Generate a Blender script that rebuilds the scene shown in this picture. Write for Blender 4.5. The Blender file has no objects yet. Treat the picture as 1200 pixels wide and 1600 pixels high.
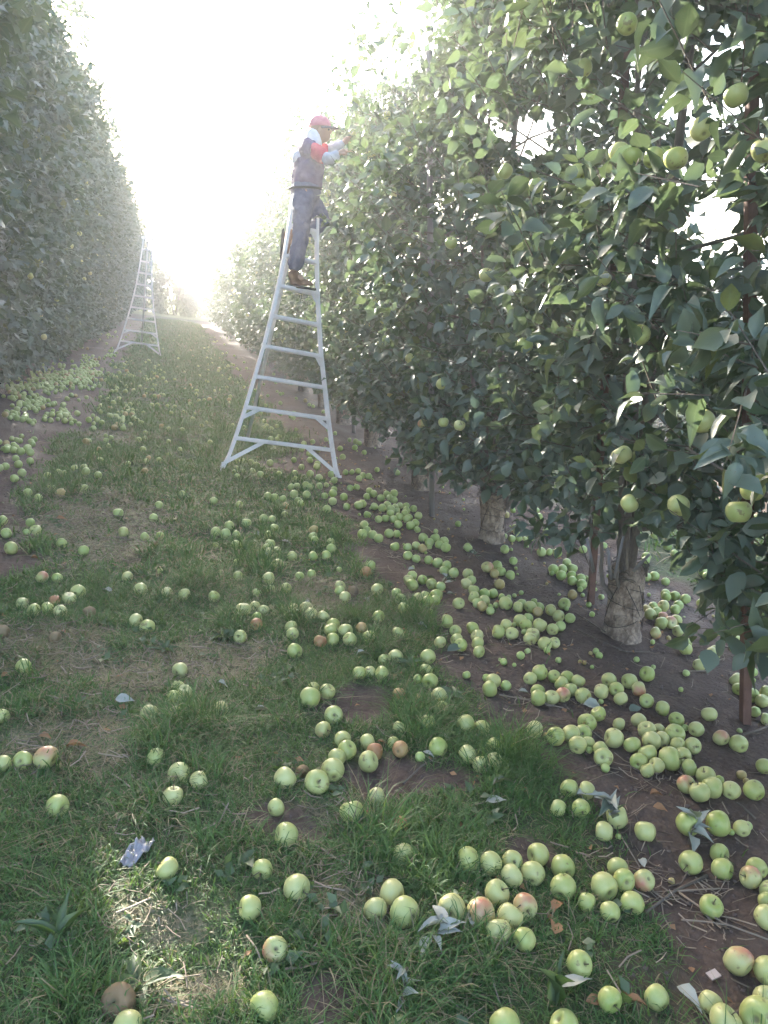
import bpy, bmesh, math, random
import numpy as np
from mathutils import Vector, Matrix, Euler

# ------------------------------------------------------------------ camera, sky, sun, exposure
SC = bpy.context.scene
COL = SC.collection
PITCH = math.radians(16.29); YAW = math.radians(14.91); CAM_H = 1.6
FPX = 1208.0
cam_d = bpy.data.cameras.new('camera')
cam_d.sensor_fit = 'VERTICAL'; cam_d.sensor_height = 24.0
cam_d.lens = 24.0 * FPX / 1600.0
cam_d.clip_start = 0.05; cam_d.clip_end = 2000
cam = bpy.data.objects.new('camera', cam_d); COL.objects.link(cam)
cam.location = (0, 0, CAM_H)
cam.rotation_euler = (math.pi/2 - PITCH, 0, -YAW)
SC.camera = cam

SUN_AZ = math.radians(-13.0)     # left of the lane (lane runs along +Y)
SUN_EL = math.radians(19.0)
world = bpy.data.worlds.new('World'); SC.world = world; world.use_nodes = True
wn = world.node_tree.nodes; wl = world.node_tree.links
for n in list(wn): wn.remove(n)
sky = wn.new('ShaderNodeTexSky'); sky.sky_type = 'NISHITA'; sky.sun_disc = False
sky.sun_elevation = SUN_EL; sky.sun_rotation = SUN_AZ
sky.air_density = 1.0; sky.dust_density = 3.0; sky.ozone_density = 1.0
bg = wn.new('ShaderNodeBackground'); bg.inputs['Strength'].default_value = 0.15
wo = wn.new('ShaderNodeOutputWorld')
wl.new(sky.outputs[0], bg.inputs['Color']); wl.new(bg.outputs[0], wo.inputs['Surface'])

sun_d = bpy.data.lights.new('sun', 'SUN'); sun_d.energy = 4.8; sun_d.angle = math.radians(0.5)
sun_d.color = (1.0, 0.94, 0.83)
sun = bpy.data.objects.new('sun', sun_d); COL.objects.link(sun)
SUN_DIR = Vector((math.sin(SUN_AZ)*math.cos(SUN_EL), math.cos(SUN_AZ)*math.cos(SUN_EL), math.sin(SUN_EL)))
sun.rotation_euler = SUN_DIR.to_track_quat('Z', 'Y').to_euler()
sun.location = (0, 0, 30)
SC.view_settings.view_transform = 'Standard'
SC.view_settings.look = 'None'
SC.view_settings.exposure = 3.1
SC.view_settings.gamma = 1.0
SC.view_settings.use_curve_mapping = False
SC.render.engine = 'CYCLES'
SC.cycles.max_bounces = 6; SC.cycles.diffuse_bounces = 3; SC.cycles.glossy_bounces = 2
SC.cycles.transmission_bounces = 4; SC.cycles.volume_bounces = 1; SC.cycles.transparent_max_bounces = 6
SC.cycles.caustics_reflective = False; SC.cycles.caustics_refractive = False
SC.cycles.sample_clamp_indirect = 6.0
HAZE_DENSITY = 0.0082
HAZE_G = 0.55

# ------------------------------------------------------------------ small helpers
RNG = np.random.default_rng(7)
random.seed(7)
_f = np.array([math.sin(YAW)*math.cos(PITCH), math.cos(YAW)*math.cos(PITCH), -math.sin(PITCH)])
_u = np.array([math.sin(YAW)*math.sin(PITCH), math.cos(YAW)*math.sin(PITCH), math.cos(PITCH)])
_r = np.array([math.cos(YAW), -math.sin(YAW), 0.0])
def ray(x, y): return _f + (x-600)/FPX*_r + (800-y)/FPX*_u
CROSS = 0.12                                  # the orchard floor falls gently to the right
def ground_at(x, y, z=0.0):
    d = ray(x, y); t = (z-CAM_H)/(d[2]+CROSS*d[0]); return np.array([d[0]*t, d[1]*t])
def at_depth(x, y, dep):
    d = ray(x, y)*dep; return Vector((d[0], d[1], d[2]+CAM_H))
def at_X(x, y, X):
    d = ray(x, y); t = X/d[0]; return Vector((X, d[1]*t, d[2]*t+CAM_H))
def project(P):
    q = np.asarray(P) - np.array([0, 0, CAM_H])
    dep = q @ _f
    return 600 + FPX*(q @ _r)/dep, 800 - FPX*(q @ _u)/dep, dep

def _h(ix, iy, s):
    n = (ix.astype(np.int64)*374761393 + iy.astype(np.int64)*668265263 + s*1274126177) & 0x7fffffff
    n = (n ^ (n >> 13)) * 1274126177 & 0x7fffffff
    return ((n ^ (n >> 16)) & 0xffff)/65535.0
def noise2(x, y, s=0):
    x = np.asarray(x, float); y = np.asarray(y, float)
    ix = np.floor(x); iy = np.floor(y); fx = x-ix; fy = y-iy
    fx = fx*fx*(3-2*fx); fy = fy*fy*(3-2*fy)
    a = _h(ix, iy, s); b = _h(ix+1, iy, s); c = _h(ix, iy+1, s); d = _h(ix+1, iy+1, s)
    return (a*(1-fx)+b*fx)*(1-fy) + (c*(1-fx)+d*fx)*fy
def noise3(P, sc, s=0):
    P = np.asarray(P)/sc
    return (noise2(P[:, 0]+P[:, 2]*1.7, P[:, 1]-P[:, 2]*0.6, s) + noise2(P[:, 2]*1.3+P[:, 0]*.4, P[:, 1]+P[:, 2]*.8, s+5))/2
def sstep(a, b, x):
    t = np.clip((x-a)/(b-a), 0, 1); return t*t*(3-2*t)

BARE = [(ground_at(640, 1215), .30, .15), (ground_at(440, 1285), .15, .10), (ground_at(0, 870), .36, .32),
        (ground_at(565, 1100), .16, .14), (ground_at(450, 1300), .12, .08), 
        (ground_at(1050, 1180), .3, .3), (ground_at(470, 730), .45, .5), (ground_at(820, 1330), .1, .08), (ground_at(520,1560),.10,.08)]
DRY_AND_LIT = [(ground_at(230, 1050), .30, .25), (ground_at(120, 1160), .24, .22), (ground_at(340, 1030), .30, .25), (ground_at(160, 820), .5, .7),
       (ground_at(500, 930), .3, .3), (ground_at(250, 1440), .13, .08), (ground_at(300, 1545), .12, .07), (ground_at(560, 1400), .14, .14),  # second and third here paint sun flecks on the ground as pale straw
       (ground_at(180, 680), .3, .5), (ground_at(60, 1010), .35, .3), (ground_at(520,1280),.2,.15)]
def blobs(x, y, L):
    v = np.zeros_like(np.asarray(x, float))
    for (c, rx, ry) in L:
        d = np.hypot((x-c[0])/rx, (y-c[1])/ry) + (noise2(x*9, y*9, 3)-.5)*.8
        v = np.maximum(v, 1-sstep(.65, 1.15, d))
    return v
def grass_amount(x, y):
    """1 in the grass lane, 0 on the bare strips under the trees."""
    x = np.asarray(x, float); y = np.asarray(y, float)
    w = (noise2(y*1.3, x*.3, 1)-.5)*.35 + (noise2(x*6, y*6, 2)-.5)*.30
    er = 1.29 - .10*sstep(1.6, 2.6, y)*(1-sstep(4, 6, y)) + w
    el = -1.30 + .10*sstep(2.5, 4.5, y)*(1-sstep(5.5, 8, y)) + .14*sstep(7, 9, y) + w
    g = sstep(0, .22, er-x)*sstep(0, .22, x-el)
    for s, X0 in ((4, 4.3), (5, -5.0)):                      # the next lanes on either side
        g = np.maximum(g, sstep(0, .25, 1.25 - np.abs(x-X0-(.2 if s == 4 else 0)) + w))
    g = np.maximum(g, sstep(42, 44, y))
    g = np.where(np.abs(x) > 9.0, 1.0, g)
    return g*(1-blobs(x, y, BARE))
def gz(x, y):
    x = np.asarray(x, float); y = np.asarray(y, float)
    g = -CROSS*12*np.tanh(x/12)*(1-sstep(60, 200, np.abs(y)))
    far = 1-sstep(12, 30, np.hypot(x, y))
    return g + (noise2(x*.9, y*.9, 11)-.5)*.05 + far*((noise2(x*5, y*5, 12)-.5)*.028 + (noise2(x*14, y*14, 13)-.5)*.014 + (noise2(x*30, y*30, 14)-.5)*.008)
def gz1(x, y): return float(gz(np.array([x]), np.array([y]))[0])

def mesh_np(name, V, F, mat, attrs=None, smooth=True):
    """V (n,3); F (m,k) faces all of one size, or a list of such arrays."""
    me = bpy.data.meshes.new(name)
    Fs = F if isinstance(F, list) else [F]
    V = np.ascontiguousarray(V, dtype=np.float32)
    me.vertices.add(len(V)); me.vertices.foreach_set('co', V.ravel())
    nl = sum(f.size for f in Fs); nf = sum(len(f) for f in Fs)
    me.loops.add(nl); me.polygons.add(nf)
    me.loops.foreach_set('vertex_index', np.concatenate([f.ravel() for f in Fs]).astype(np.int32))
    tot = np.concatenate([np.full(len(f), f.shape[1], np.int32) for f in Fs])
    st = np.concatenate([[0], np.cumsum(tot)[:-1]]).astype(np.int32)
    me.polygons.foreach_set('loop_start', st)
    me.polygons.foreach_set('loop_total', tot)
    me.polygons.foreach_set('use_smooth', np.full(nf, smooth))
    if attrs:
        for k, a in attrs.items():
            at = me.attributes.new(k, 'FLOAT', 'POINT'); at.data.foreach_set('value', np.ascontiguousarray(a, dtype=np.float32))
    me.update(calc_edges=True); me.validate()
    if mat: me.materials.append(mat)
    return me
def link(name, me, parent=None, loc=None, **props):
    o = bpy.data.objects.new(name, me); COL.objects.link(o)
    if parent is not None: o.parent = parent
    if loc is not None: o.location = loc
    for k, v in props.items(): o[k] = v
    return o
def empty(name, loc, label, cat, group=None, rz=0):
    o = bpy.data.objects.new(name, None); COL.objects.link(o); o.location = loc; o.rotation_euler = (0, 0, rz)
    o.empty_display_size = .2; o['label'] = label; o['category'] = cat
    if group: o['group'] = group
    return o

def tube_np(pts, rad, sides=8, jit=0.0, rng=None, cap=True, flat=1.0):
    """tube along points; returns V, F(quads)"""
    pts = [np.asarray(p, float) for p in pts]; V = []; n = len(pts)
    up0 = np.array([0.13, 0.31, 0.94])
    prev = None
    for i, p in enumerate(pts):
        t = pts[min(i+1, n-1)] - pts[max(i-1, 0)]; t = t/(np.linalg.norm(t)+1e-9)
        if prev is None:
            a = np.cross(t, up0)
            if np.linalg.norm(a) < .2: a = np.cross(t, [1, 0, 0])
        else: a = prev - t*(prev@t)
        a /= np.linalg.norm(a)+1e-9; b = np.cross(t, a); prev = a
        for k in range(sides):
            th = 2*math.pi*k/sides
            rr = rad[i]*(1+(rng.uniform(-jit, jit) if rng is not None and jit else 0))
            V.append(p + a*math.cos(th)*rr + b*math.sin(th)*rr*flat)
    F = []
    for i in range(n-1):
        for k in range(sides):
            k2 = (k+1) % sides
            F.append((i*sides+k, i*sides+k2, (i+1)*sides+k2, (i+1)*sides+k))
    V = np.array(V); F = np.array(F)
    if cap:
        V = np.vstack([V, pts[0][None], pts[-1][None]]); c0 = len(V)-2; c1 = len(V)-1
        T = [(c0, (k+1) % sides, k, k) for k in range(sides)]; b = (n-1)*sides
        T = np.array([(c0, (k+1) % sides, k) for k in range(sides)] + [(c1, b+k, b+(k+1) % sides) for k in range(sides)])
        return V, [F, T]
    return V, [F]
def join_np(parts):
    """parts: list of (V,[F...]) -> V, list of F grouped by size"""
    Vs = []; D = {}; off = 0
    for V, Fs in parts:
        Vs.append(V)
        for F in Fs: D.setdefault(F.shape[1], []).append(F+off)
        off += len(V)
    return np.vstack(Vs), [np.vstack(v) for v in D.values()]
def box_np(p0, p1, w, t, side):
    """bar from p0 to p1, width w along `side`, thickness t across"""
    p0 = np.asarray(p0, float); p1 = np.asarray(p1, float); d = p1-p0; d /= np.linalg.norm(d)
    s = np.asarray(side, float); s = s-d*(s@d); s /= np.linalg.norm(s); n = np.cross(d, s)
    V = []
    for p in (p0, p1):
        for a, b in ((-1, -1), (1, -1), (1, 1), (-1, 1)): V.append(p+s*a*w/2+n*b*t/2)
    F = np.array([(0, 3, 2, 1), (4, 5, 6, 7), (0, 1, 5, 4), (1, 2, 6, 5), (2, 3, 7, 6), (3, 0, 4, 7)])
    return np.array(V), [F]

# ------------------------------------------------------------------ materials
class M:
    def __init__(s, name, rough=.6, spec=.5, metal=0):
        s.m = bpy.data.materials.new(name); s.m.use_nodes = True
        s.n = s.m.node_tree.nodes; s.l = s.m.node_tree.links
        s.b = s.n['Principled BSDF']; s.out = s.n['Material Output']
        s.b.inputs['Roughness'].default_value = rough; s.b.inputs['Metallic'].default_value = metal
        s.b.inputs['Specular IOR Level'].default_value = spec
    def put(s, sock, v):
        if isinstance(v, bpy.types.NodeSocket): s.l.new(v, sock)
        elif isinstance(v, tuple) and len(v) == 3 and sock.type == 'RGBA': sock.default_value = (*v, 1)
        else: sock.default_value = v
    def coord(s, which='Object'):
        return s.n.new('ShaderNodeTexCoord').outputs[which]
    def pos(s): return s.n.new('ShaderNodeNewGeometry').outputs['Position']
    def backf(s): return s.n.new('ShaderNodeNewGeometry').outputs['Backfacing']
    def noise(s, vec, scale, detail=4, rough=.6):
        t = s.n.new('ShaderNodeTexNoise'); t.inputs['Scale'].default_value = scale
        t.inputs['Detail'].default_value = detail; t.inputs['Roughness'].default_value = rough
        s.l.new(vec, t.inputs['Vector']); return t.outputs['Fac']
    def vor(s, vec, scale, feat='F1', out='Distance'):
        t = s.n.new('ShaderNodeTexVoronoi'); t.feature = feat; t.inputs['Scale'].default_value = scale
        s.l.new(vec, t.inputs['Vector']); return t.outputs[out]
    def stretch(s, vec, sc):
        t = s.n.new('ShaderNodeMapping'); t.inputs['Scale'].default_value = sc; s.l.new(vec, t.inputs['Vector']); return t.outputs[0]
    def mix(s, f, a, b, mode='MIX'):
        t = s.n.new('ShaderNodeMix'); t.data_type = 'RGBA'; t.blend_type = mode
        s.put(t.inputs[0], f); s.put(t.inputs[6], a); s.put(t.inputs[7], b); return t.outputs[2]
    def math(s, op, a, b=0.0, clamp=False):
        t = s.n.new('ShaderNodeMath'); t.operation = op; t.use_clamp = clamp
        s.put(t.inputs[0], a); s.put(t.inputs[1], b); return t.outputs[0]
    def rng(s, v, a, b, c=0.0, d=1.0):
        t = s.n.new('ShaderNodeMapRange'); t.inputs[1].default_value = a; t.inputs[2].default_value = b
        t.inputs[3].default_value = c; t.inputs[4].default_value = d; s.l.new(v, t.inputs[0]); return t.outputs[0]
    def attr(s, name):
        t = s.n.new('ShaderNodeAttribute'); t.attribute_name = name; return t.outputs['Fac']
    def rand(s): return s.n.new('ShaderNodeObjectInfo').outputs['Random']
    def sep(s, vec):
        t = s.n.new('ShaderNodeSeparateXYZ'); s.l.new(vec, t.inputs[0]); return t.outputs
    def col(s, v): s.put(s.b.inputs['Base Color'], v)
    def rough(s, v): s.put(s.b.inputs['Roughness'], v)
    def bump(s, h, strength=.5, dist=.01):
        t = s.n.new('ShaderNodeBump'); t.inputs['Strength'].default_value = strength; t.inputs['Distance'].default_value = dist
        s.l.new(h, t.inputs['Height']); s.l.new(t.outputs[0], s.b.inputs['Normal']); s._bump = t.outputs[0]
    def translucent(s, col, f):
        t = s.n.new('ShaderNodeBsdfTranslucent'); s.put(t.inputs['Color'], col)
        x = s.n.new('ShaderNodeMixShader'); x.inputs[0].default_value = f
        s.l.new(s.b.outputs[0], x.inputs[1]); s.l.new(t.outputs[0], x.inputs[2]); s.l.new(x.outputs[0], s.out.inputs['Surface'])

def mat_leaf(name, c1, c2, under, trans, tcol, rough=.42, tf=.3):
    m = M(name, rough, .55)
    t = m.math('FRACT', m.math('ADD', m.attr('tint'), m.rand()))
    c = m.mix(t, c1, c2)
    c = m.mix(m.rng(t, .93, .98), c, (.20, .20, .045))           # a few yellowing leaves
    n = m.noise(m.pos(), 55, 3)
    c = m.mix(m.rng(n, .3, .7, 0, .35), c, (c1[0]*1.5, c1[1]*1.35, c1[2]*1.4))
    rib = m.math('SUBTRACT', 1.0, m.attr('rib'))
    c = m.mix(m.math('MULTIPLY', m.math('POWER', rib, 9.0), .45), c, (.16, .20, .10))
    c = m.mix(m.backf(), c, under)
    spot = m.noise(m.pos(), 120, 2)
    c = m.mix(m.rng(spot, .68, .73, 0, .6), c, (.12, .085, .04))
    m.col(c); m.rough(m.rng(n, .3, .7, rough-.08, rough+.12))
    m.translucent(m.mix(t, tcol, (tcol[0]*.7, tcol[1]*.8, tcol[2])), tf)
    return m.m
MAT = {}
MAT['leaf'] = mat_leaf('apple_leaf', (.048, .078, .034), (.082, .112, .050), (.125, .160, .120), .3, (.15, .20, .08), .42, .26)
MAT['leaf_far'] = mat_leaf('hedge_leaf', (.080, .115, .034), (.120, .145, .045), (.14, .17, .09), .35, (.34, .38, .08))
MAT['leaf_pale'] = mat_leaf('wilted_leaf', (.16, .19, .12), (.24, .26, .18), (.36, .37, .31), .3, (.25, .27, .12), .6, .2)
MAT['leaf_weed'] = mat_leaf('weed_leaf', (.045, .085, .028), (.07, .115, .035), (.10, .14, .07), .3, (.18, .27, .05), .5, .3)

m = M('orchard_ground', .9, .3)
g = m.attr('grass'); P = m.pos()
big = m.noise(P, 1.1, 4); mid = m.noise(P, 9, 6, .7); fine = m.noise(P, 60, 5, .7); crumbs = m.vor(P, 45)
soil = m.mix(m.rng(mid, .3, .7), (.056, .034, .025), (.110, .070, .052))
soil = m.mix(m.rng(big, .45, .62), soil, (.072, .048, .038))
soil = m.mix(m.rng(fine, .35, .75, 0, .6), soil, (.15, .112, .09))
soil = m.mix(m.rng(crumbs, .0, .25, .5, 0), soil, (.062, .043, .038))
thatch = m.mix(m.rng(mid, .35, .65), (.046, .078, .026), (.082, .102, .042))
thatch = m.mix(m.rng(fine, .4, .7, 0, .6), thatch, (.070, .085, .032))
straw = m.mix(fine, (.20, .16, .10), (.30, .25, .16))
thatch = m.mix(m.math('MULTIPLY', m.attr('dry'), m.rng(fine, .4, .65)), thatch, straw)  # dry straw, plus sunlight painted in straw colour at two flecks
c = m.mix(g, soil, thatch)
c = m.mix(m.attr('field'), c, m.mix(mid, (.16, .19, .07), (.24, .24, .11)))
m.col(c)
m.rough(m.math('SUBTRACT', .95, m.math('MULTIPLY', m.rng(big, .5, .66), .33)))
hgt = m.math('ADD', m.math('MULTIPLY', mid, .6), m.math('ADD', m.math('MULTIPLY', fine, .35), m.math('MULTIPLY', crumbs, .35)))
m.bump(hgt, .9, .022)
MAT['ground'] = m.m

m = M('grass_blade', .55, .35)
t = m.attr('tint')
c = m.mix(m.rng(t, 0, .7), (.058, .130, .036), (.120, .205, .060))
c = m.mix(m.rng(t, .72, .80), c, (.26, .21, .12))
m.col(c); m.translucent(m.mix(m.rng(t, .72, .8), (.16, .25, .05), (.3, .25, .13)), .3)
MAT['grass'] = m.m

m = M('straw', .8, .2); t = m.attr('tint'); m.col(m.mix(t, (.14, .10, .075), (.36, .29, .22))); MAT['straw'] = m.m
m = M('twig_bark', .85, .2); n = m.noise(m.pos(), 40); m.col(m.mix(n, (.085, .065, .05), (.19, .155, .125))); m.bump(n, .5, .004); MAT['twig'] = m.m
m = M('old_bark', .9, .2)
P = m.pos(); S = m.stretch(P, (1, 1, .35)); n = m.noise(S, 30, 6, .7); v = m.vor(S, 22); n2 = m.noise(P, 6)
c = m.mix(m.rng(n, .3, .7), (.12, .095, .08), (.29, .245, .21)); c = m.mix(m.rng(n2, .4, .6, 0, .6), c, (.19, .155, .13))
c = m.mix(m.rng(v, 0, .12, .5, 0), c, (.07, .05, .045))
m.col(c); m.bump(m.math('ADD', n, v), 1.0, .012); MAT['bark'] = m.m
m = M('peeling_trunk_bark', .88, .2)
P = m.pos(); S = m.stretch(P, (1, 1, .8)); n = m.noise(S, 14, 6, .75); v = m.vor(S, 13, 'DISTANCE_TO_EDGE'); n2 = m.noise(P, 45, 4)
c = m.mix(m.rng(n, .40, .58), (.16, .11, .08), (.42, .32, .245)); c = m.mix(m.rng(n2, .45, .75, 0, .7), c, (.14, .105, .085))
c = m.mix(m.rng(v, 0, .05, .28, 0), c, (.10, .075, .065))
m.col(c); m.bump(m.math('ADD', n, m.rng(v, 0, .06, 0, .3)), .9, .012); MAT['trunk'] = m.m
m = M('rusty_steel', .8, .3); n = m.noise(m.stretch(m.pos(), (1, 1, .4)), 30, 6, .7)
m.col(m.mix(m.rng(n, .3, .7), (.085, .045, .035), (.19, .10, .075))); m.bump(n, .4, .003); MAT['rust'] = m.m
m = M('weathered_post', .8, .25); n = m.noise(m.stretch(m.pos(), (1, 1, .1)), 60, 5, .7); m.col(m.mix(n, (.15, .13, .13), (.34, .31, .30))); m.bump(n, .5, .003); MAT['post'] = m.m
m = M('galvanised_wire', .45, .5, .7); m.col((.35, .34, .33)); MAT['wire'] = m.m
m = M('dark_binding', .8, .2); m.col((.05, .04, .038)); MAT['binding'] = m.m
m = M('ladder_aluminium', .5, .5, .0); P = m.pos(); n = m.noise(P, 25, 5, .7); n2 = m.noise(P, 4, 3)
c = m.mix(m.rng(n, .35, .7), (.82, .75, .72), (.92, .85, .82)); c = m.mix(m.rng(n2, .6, .75, 0, .5), c, (.40, .37, .36))
m.col(c); m.bump(n, .15, .002); MAT['alu'] = m.m
m = M('rubber_black', .7, .3); m.col((.03, .03, .03)); MAT['rubber'] = m.m

def mat_apple(name, base, base2, blush, bl0, bl1, rough=.34):
    m = M(name, rough, .45); P = m.coord('Object'); sp = m.vor(P, 190)
    va = m.n.new('ShaderNodeVectorMath'); va.operation = 'ADD'; cx_ = m.n.new('ShaderNodeCombineXYZ'); m.l.new(m.math('MULTIPLY', m.rand(), 9.0), cx_.inputs[0]); m.l.new(P, va.inputs[0]); m.l.new(cx_.outputs[0], va.inputs[1]); PR = va.outputs[0]
    n = m.noise(PR, 60, 4, .6)
    big = m.noise(PR, 22, 3); r = m.math('FRACT', m.math('MULTIPLY', m.rand(), 7.3))
    c = m.mix(r, base, base2)
    c = m.mix(m.rng(big, .35, .65, 0, .5), c, (base2[0]*1.15, base2[1]*1.05, base2[2]*1.1))
    s = m.sep(P)
    d = m.math('ADD', m.math('MULTIPLY', s[0], 16.0), m.math('MULTIPLY', big, 1.4))
    c = m.mix(m.rng(d, bl0, bl1), c, blush)
    c = m.mix(m.rng(sp, .0, .10, .55, 0), c, (.50, .50, .30))
    z = m.math('ABSOLUTE', s[2]); rr = m.math('ADD', m.math('MULTIPLY', s[0], s[0]), m.math('MULTIPLY', s[1], s[1]))
    c = m.mix(m.rng(rr, .00001, .00007, .8, 0), c, (.16, .13, .06))    # russet in the two hollows
    c = m.mix(m.rng(m.noise(PR, 30, 3), .63, .70, 0, .7), c, (.17, .105, .05))     # bruises
    m.col(c); m.rough(m.rng(n, .3, .7, rough-.06, rough+.14)); m.b.inputs['Subsurface Weight'].default_value = 0.0
    return m.m
MAT['apple0'] = mat_apple('green_apple_skin', (.30, .365, .085), (.49, .48, .20), (.46, .36, .14), 1.5, 2.2)
MAT['apple1'] = mat_apple('blushed_apple_skin', (.42, .42, .15), (.47, .45, .19), (.48, .19, .12), .75, 1.35)
MAT['apple2'] = mat_apple('orange_apple_skin', (.42, .30, .11), (.38, .24, .10), (.36, .15, .07), .6, 1.3, .5)
MAT['apple3'] = mat_apple('rotten_apple_skin', (.20, .15, .08), (.22, .14, .07), (.12, .08, .05), .7, 1.3, .7)
m = M('apple_stalk', .8); m.col((.12, .085, .05)); MAT['stalk'] = m.m
# ------------------------------------------------------------------ ground (one sheet to the horizon)
def axis(parts):
    a = [np.arange(p0, p1, st) for p0, p1, st in parts]; return np.unique(np.round(np.concatenate(a), 4))
def geo(a, b, n): return np.geomspace(a, b, n)
xs = np.concatenate([-geo(8, 420, 22)[::-1], np.arange(-7.8, -3, .15), np.arange(-3, 3.6, .04), np.arange(3.6, 8.2, .12), geo(8.3, 420, 22)])
ys = np.concatenate([-geo(3, 420, 16)[::-1], np.arange(-2.8, .8, .15), np.arange(.8, 7, .04), np.arange(7, 14, .10), np.arange(14, 44, .3), geo(44.5, 430, 22)])
X, Y = np.meshgrid(xs, ys); xf = X.ravel(); yf = Y.ravel()
nx = len(xs); ny = len(ys)
i = (np.arange(ny-1)[:, None]*nx + np.arange(nx-1)[None]).ravel()
F = np.stack([i, i+1, i+nx+1, i+nx], 1)
V = np.stack([xf, yf, gz(xf, yf)], 1)
lump = (1-grass_amount(xf, yf))*(1-sstep(8, 14, np.hypot(xf, yf)))
V[:, 2] += lump*((noise2(xf*22, yf*22, 21)-.5)*.016)
me = mesh_np('ground', V, F, MAT['ground'], {'grass': grass_amount(xf, yf)*(.75+.25*noise2(xf*14, yf*14, 33)), 'dry': blobs(xf, yf, DRY_AND_LIT),
             'field': sstep(43.0, 44.0, yf+(noise2(xf*2, yf*0+3, 8)-.5))})
link('ground', me, kind='structure')

# ------------------------------------------------------------------ grass blades (one uncountable mass)
def grass_mesh(name, pts, hgt, wid, lean, rng, tint, mat, fine=True):
    n = len(pts)
    z = gz(pts[:, 0], pts[:, 1]) - .004
    az = rng.uniform(0, 2*np.pi, n); tw = rng.uniform(0, 2*np.pi, n)
    dx = np.cos(az)*lean*hgt; dy = np.sin(az)*lean*hgt
    vx = np.cos(tw)*wid/2; vy = np.sin(tw)*wid/2
    b = np.stack([pts[:, 0], pts[:, 1], z], 1); s = np.stack([vx, vy, vx*0], 1)
    up = hgt*np.clip(1-.45*lean**2, .18, 1)
    m1 = b + np.stack([dx*.25, dy*.25, up*.50], 1); m2 = b + np.stack([dx*.68, dy*.68, up*.88], 1); tip = b + np.stack([dx*1.15, dy*1.15, up*np.clip(1.0-.25*lean, .4, 1)], 1)
    if not fine:
        V = np.stack([b-s, b+s, m1*.4+m2*.6-s*.8, m1*.4+m2*.6+s*.8, tip], 1).reshape(-1, 3); o = np.arange(n)*5
        return mesh_np(name, V, [np.stack([o, o+1, o+3, o+2], 1), np.stack([o+2, o+3, o+4], 1)], mat, {'tint': np.repeat(tint, 5)})
    V = np.stack([b-s, b+s, m1-s*.9, m1+s*.9, m2-s*.6, m2+s*.6, tip], 1).reshape(-1, 3)
    o = np.arange(n)*7
    Q = np.concatenate([np.stack([o, o+1, o+3, o+2], 1), np.stack([o+2, o+3, o+5, o+4], 1)])
    T = np.stack([o+4, o+5, o+6], 1)
    return mesh_np(name, V, [Q, T], mat, {'tint': np.repeat(tint, 7)})
def scatter(x0, x1, y0, y1, dens, rng):
    n = int((x1-x0)*(y1-y0)*dens); p = np.stack([rng.uniform(x0, x1, n), rng.uniform(y0, y1, n)], 1)
    g = grass_amount(p[:, 0], p[:, 1]); cl = noise2(p[:, 0]*7, p[:, 1]*7, 41)*.6+noise2(p[:, 0]*2.2, p[:, 1]*2.2, 42)*.6
    dr = blobs(p[:, 0], p[:, 1], DRY_AND_LIT)
    dirt = sstep(-1.2, -.3, p[:, 0])*0+1
    keep = rng.uniform(0, 1, n) < g**1.1*np.clip(.40+cl*1.1-.15*dr, .1, 1)*dirt + .004
    return p[keep]
def grass(p, wmul, rng, hm=1.0):
    n = len(p)
    cl = noise2(p[:, 0]*3, p[:, 1]*3, 43); tuft = noise2(p[:, 0]*6, p[:, 1]*6, 47)
    dr = blobs(p[:, 0], p[:, 1], DRY_AND_LIT)
    lush = blobs(p[:, 0], p[:, 1], [(ground_at(840, 1220), .34, .28), (ground_at(640, 1330), .3, .2)])
    h = rng.uniform(.028, .072, n)*(.55+.9*cl)*(1+1.3*sstep(.62, .8, tuft))*(1-.3*dr)*(1+.55*lush)*hm
    lean = np.clip(rng.uniform(.35, 1.5, n)*(1+.4*dr), .2, 1.7)
    tint = rng.uniform(0, .7, n)*(.55+.7*cl)*(1-.5*lush)
    st = rng.uniform(0, 1, n) < np.clip(.15+.6*dr+.10*(noise2(p[:, 0]*1.7, p[:, 1]*1.7, 44) > .55), 0, .75)*(1-.8*lush)
    tint = np.where(st, rng.uniform(.76, 1, n), np.clip(tint, 0, .7)); lean = np.where(st, np.clip(lean*1.3, .8, 1.9), lean)
    return p, h, rng.uniform(.0022, .0042, n)*wmul, lean, rng, tint
r = np.random.default_rng(3)
near = scatter(-1.5, 1.7, 1.0, 4.2, 18500, r); mid_ = scatter(-1.8, 1.7, 4.2, 10, 6600, r); far_ = scatter(-2.0, 1.7, 10, 20, 2400, r); vfar = scatter(-2.0, 1.8, 20, 40, 1000, r)
side = np.vstack([scatter(2.8, 5.9, 1, 30, 260, r), scatter(-6.4, -3.8, 1, 30, 160, r)])
for nm, p, wm, hm in (('near', near, 1.2, .95), ('mid', mid_, 2.2, 1), ('far', far_, 4.3, 1), ('vfar', vfar, 6.0, 1.05), ('side', side, 5, 1.2)):
    me = grass_mesh('lane_grass', *grass(p, wm, r, hm), MAT['grass'], nm == 'near')
    link('lane_grass', me, kind='stuff', label={'near': 'matted green grass mixed with dry straw in the near part of the lane',
         'mid': 'green grass in the middle of the lane beside the near ladder', 'far': 'short green grass of the lane in front of the far ladder',
         'vfar': 'mown grass at the far end of the lane', 'side': 'grass of the neighbouring lanes behind the tree rows'}[nm], category='grass')

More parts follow.
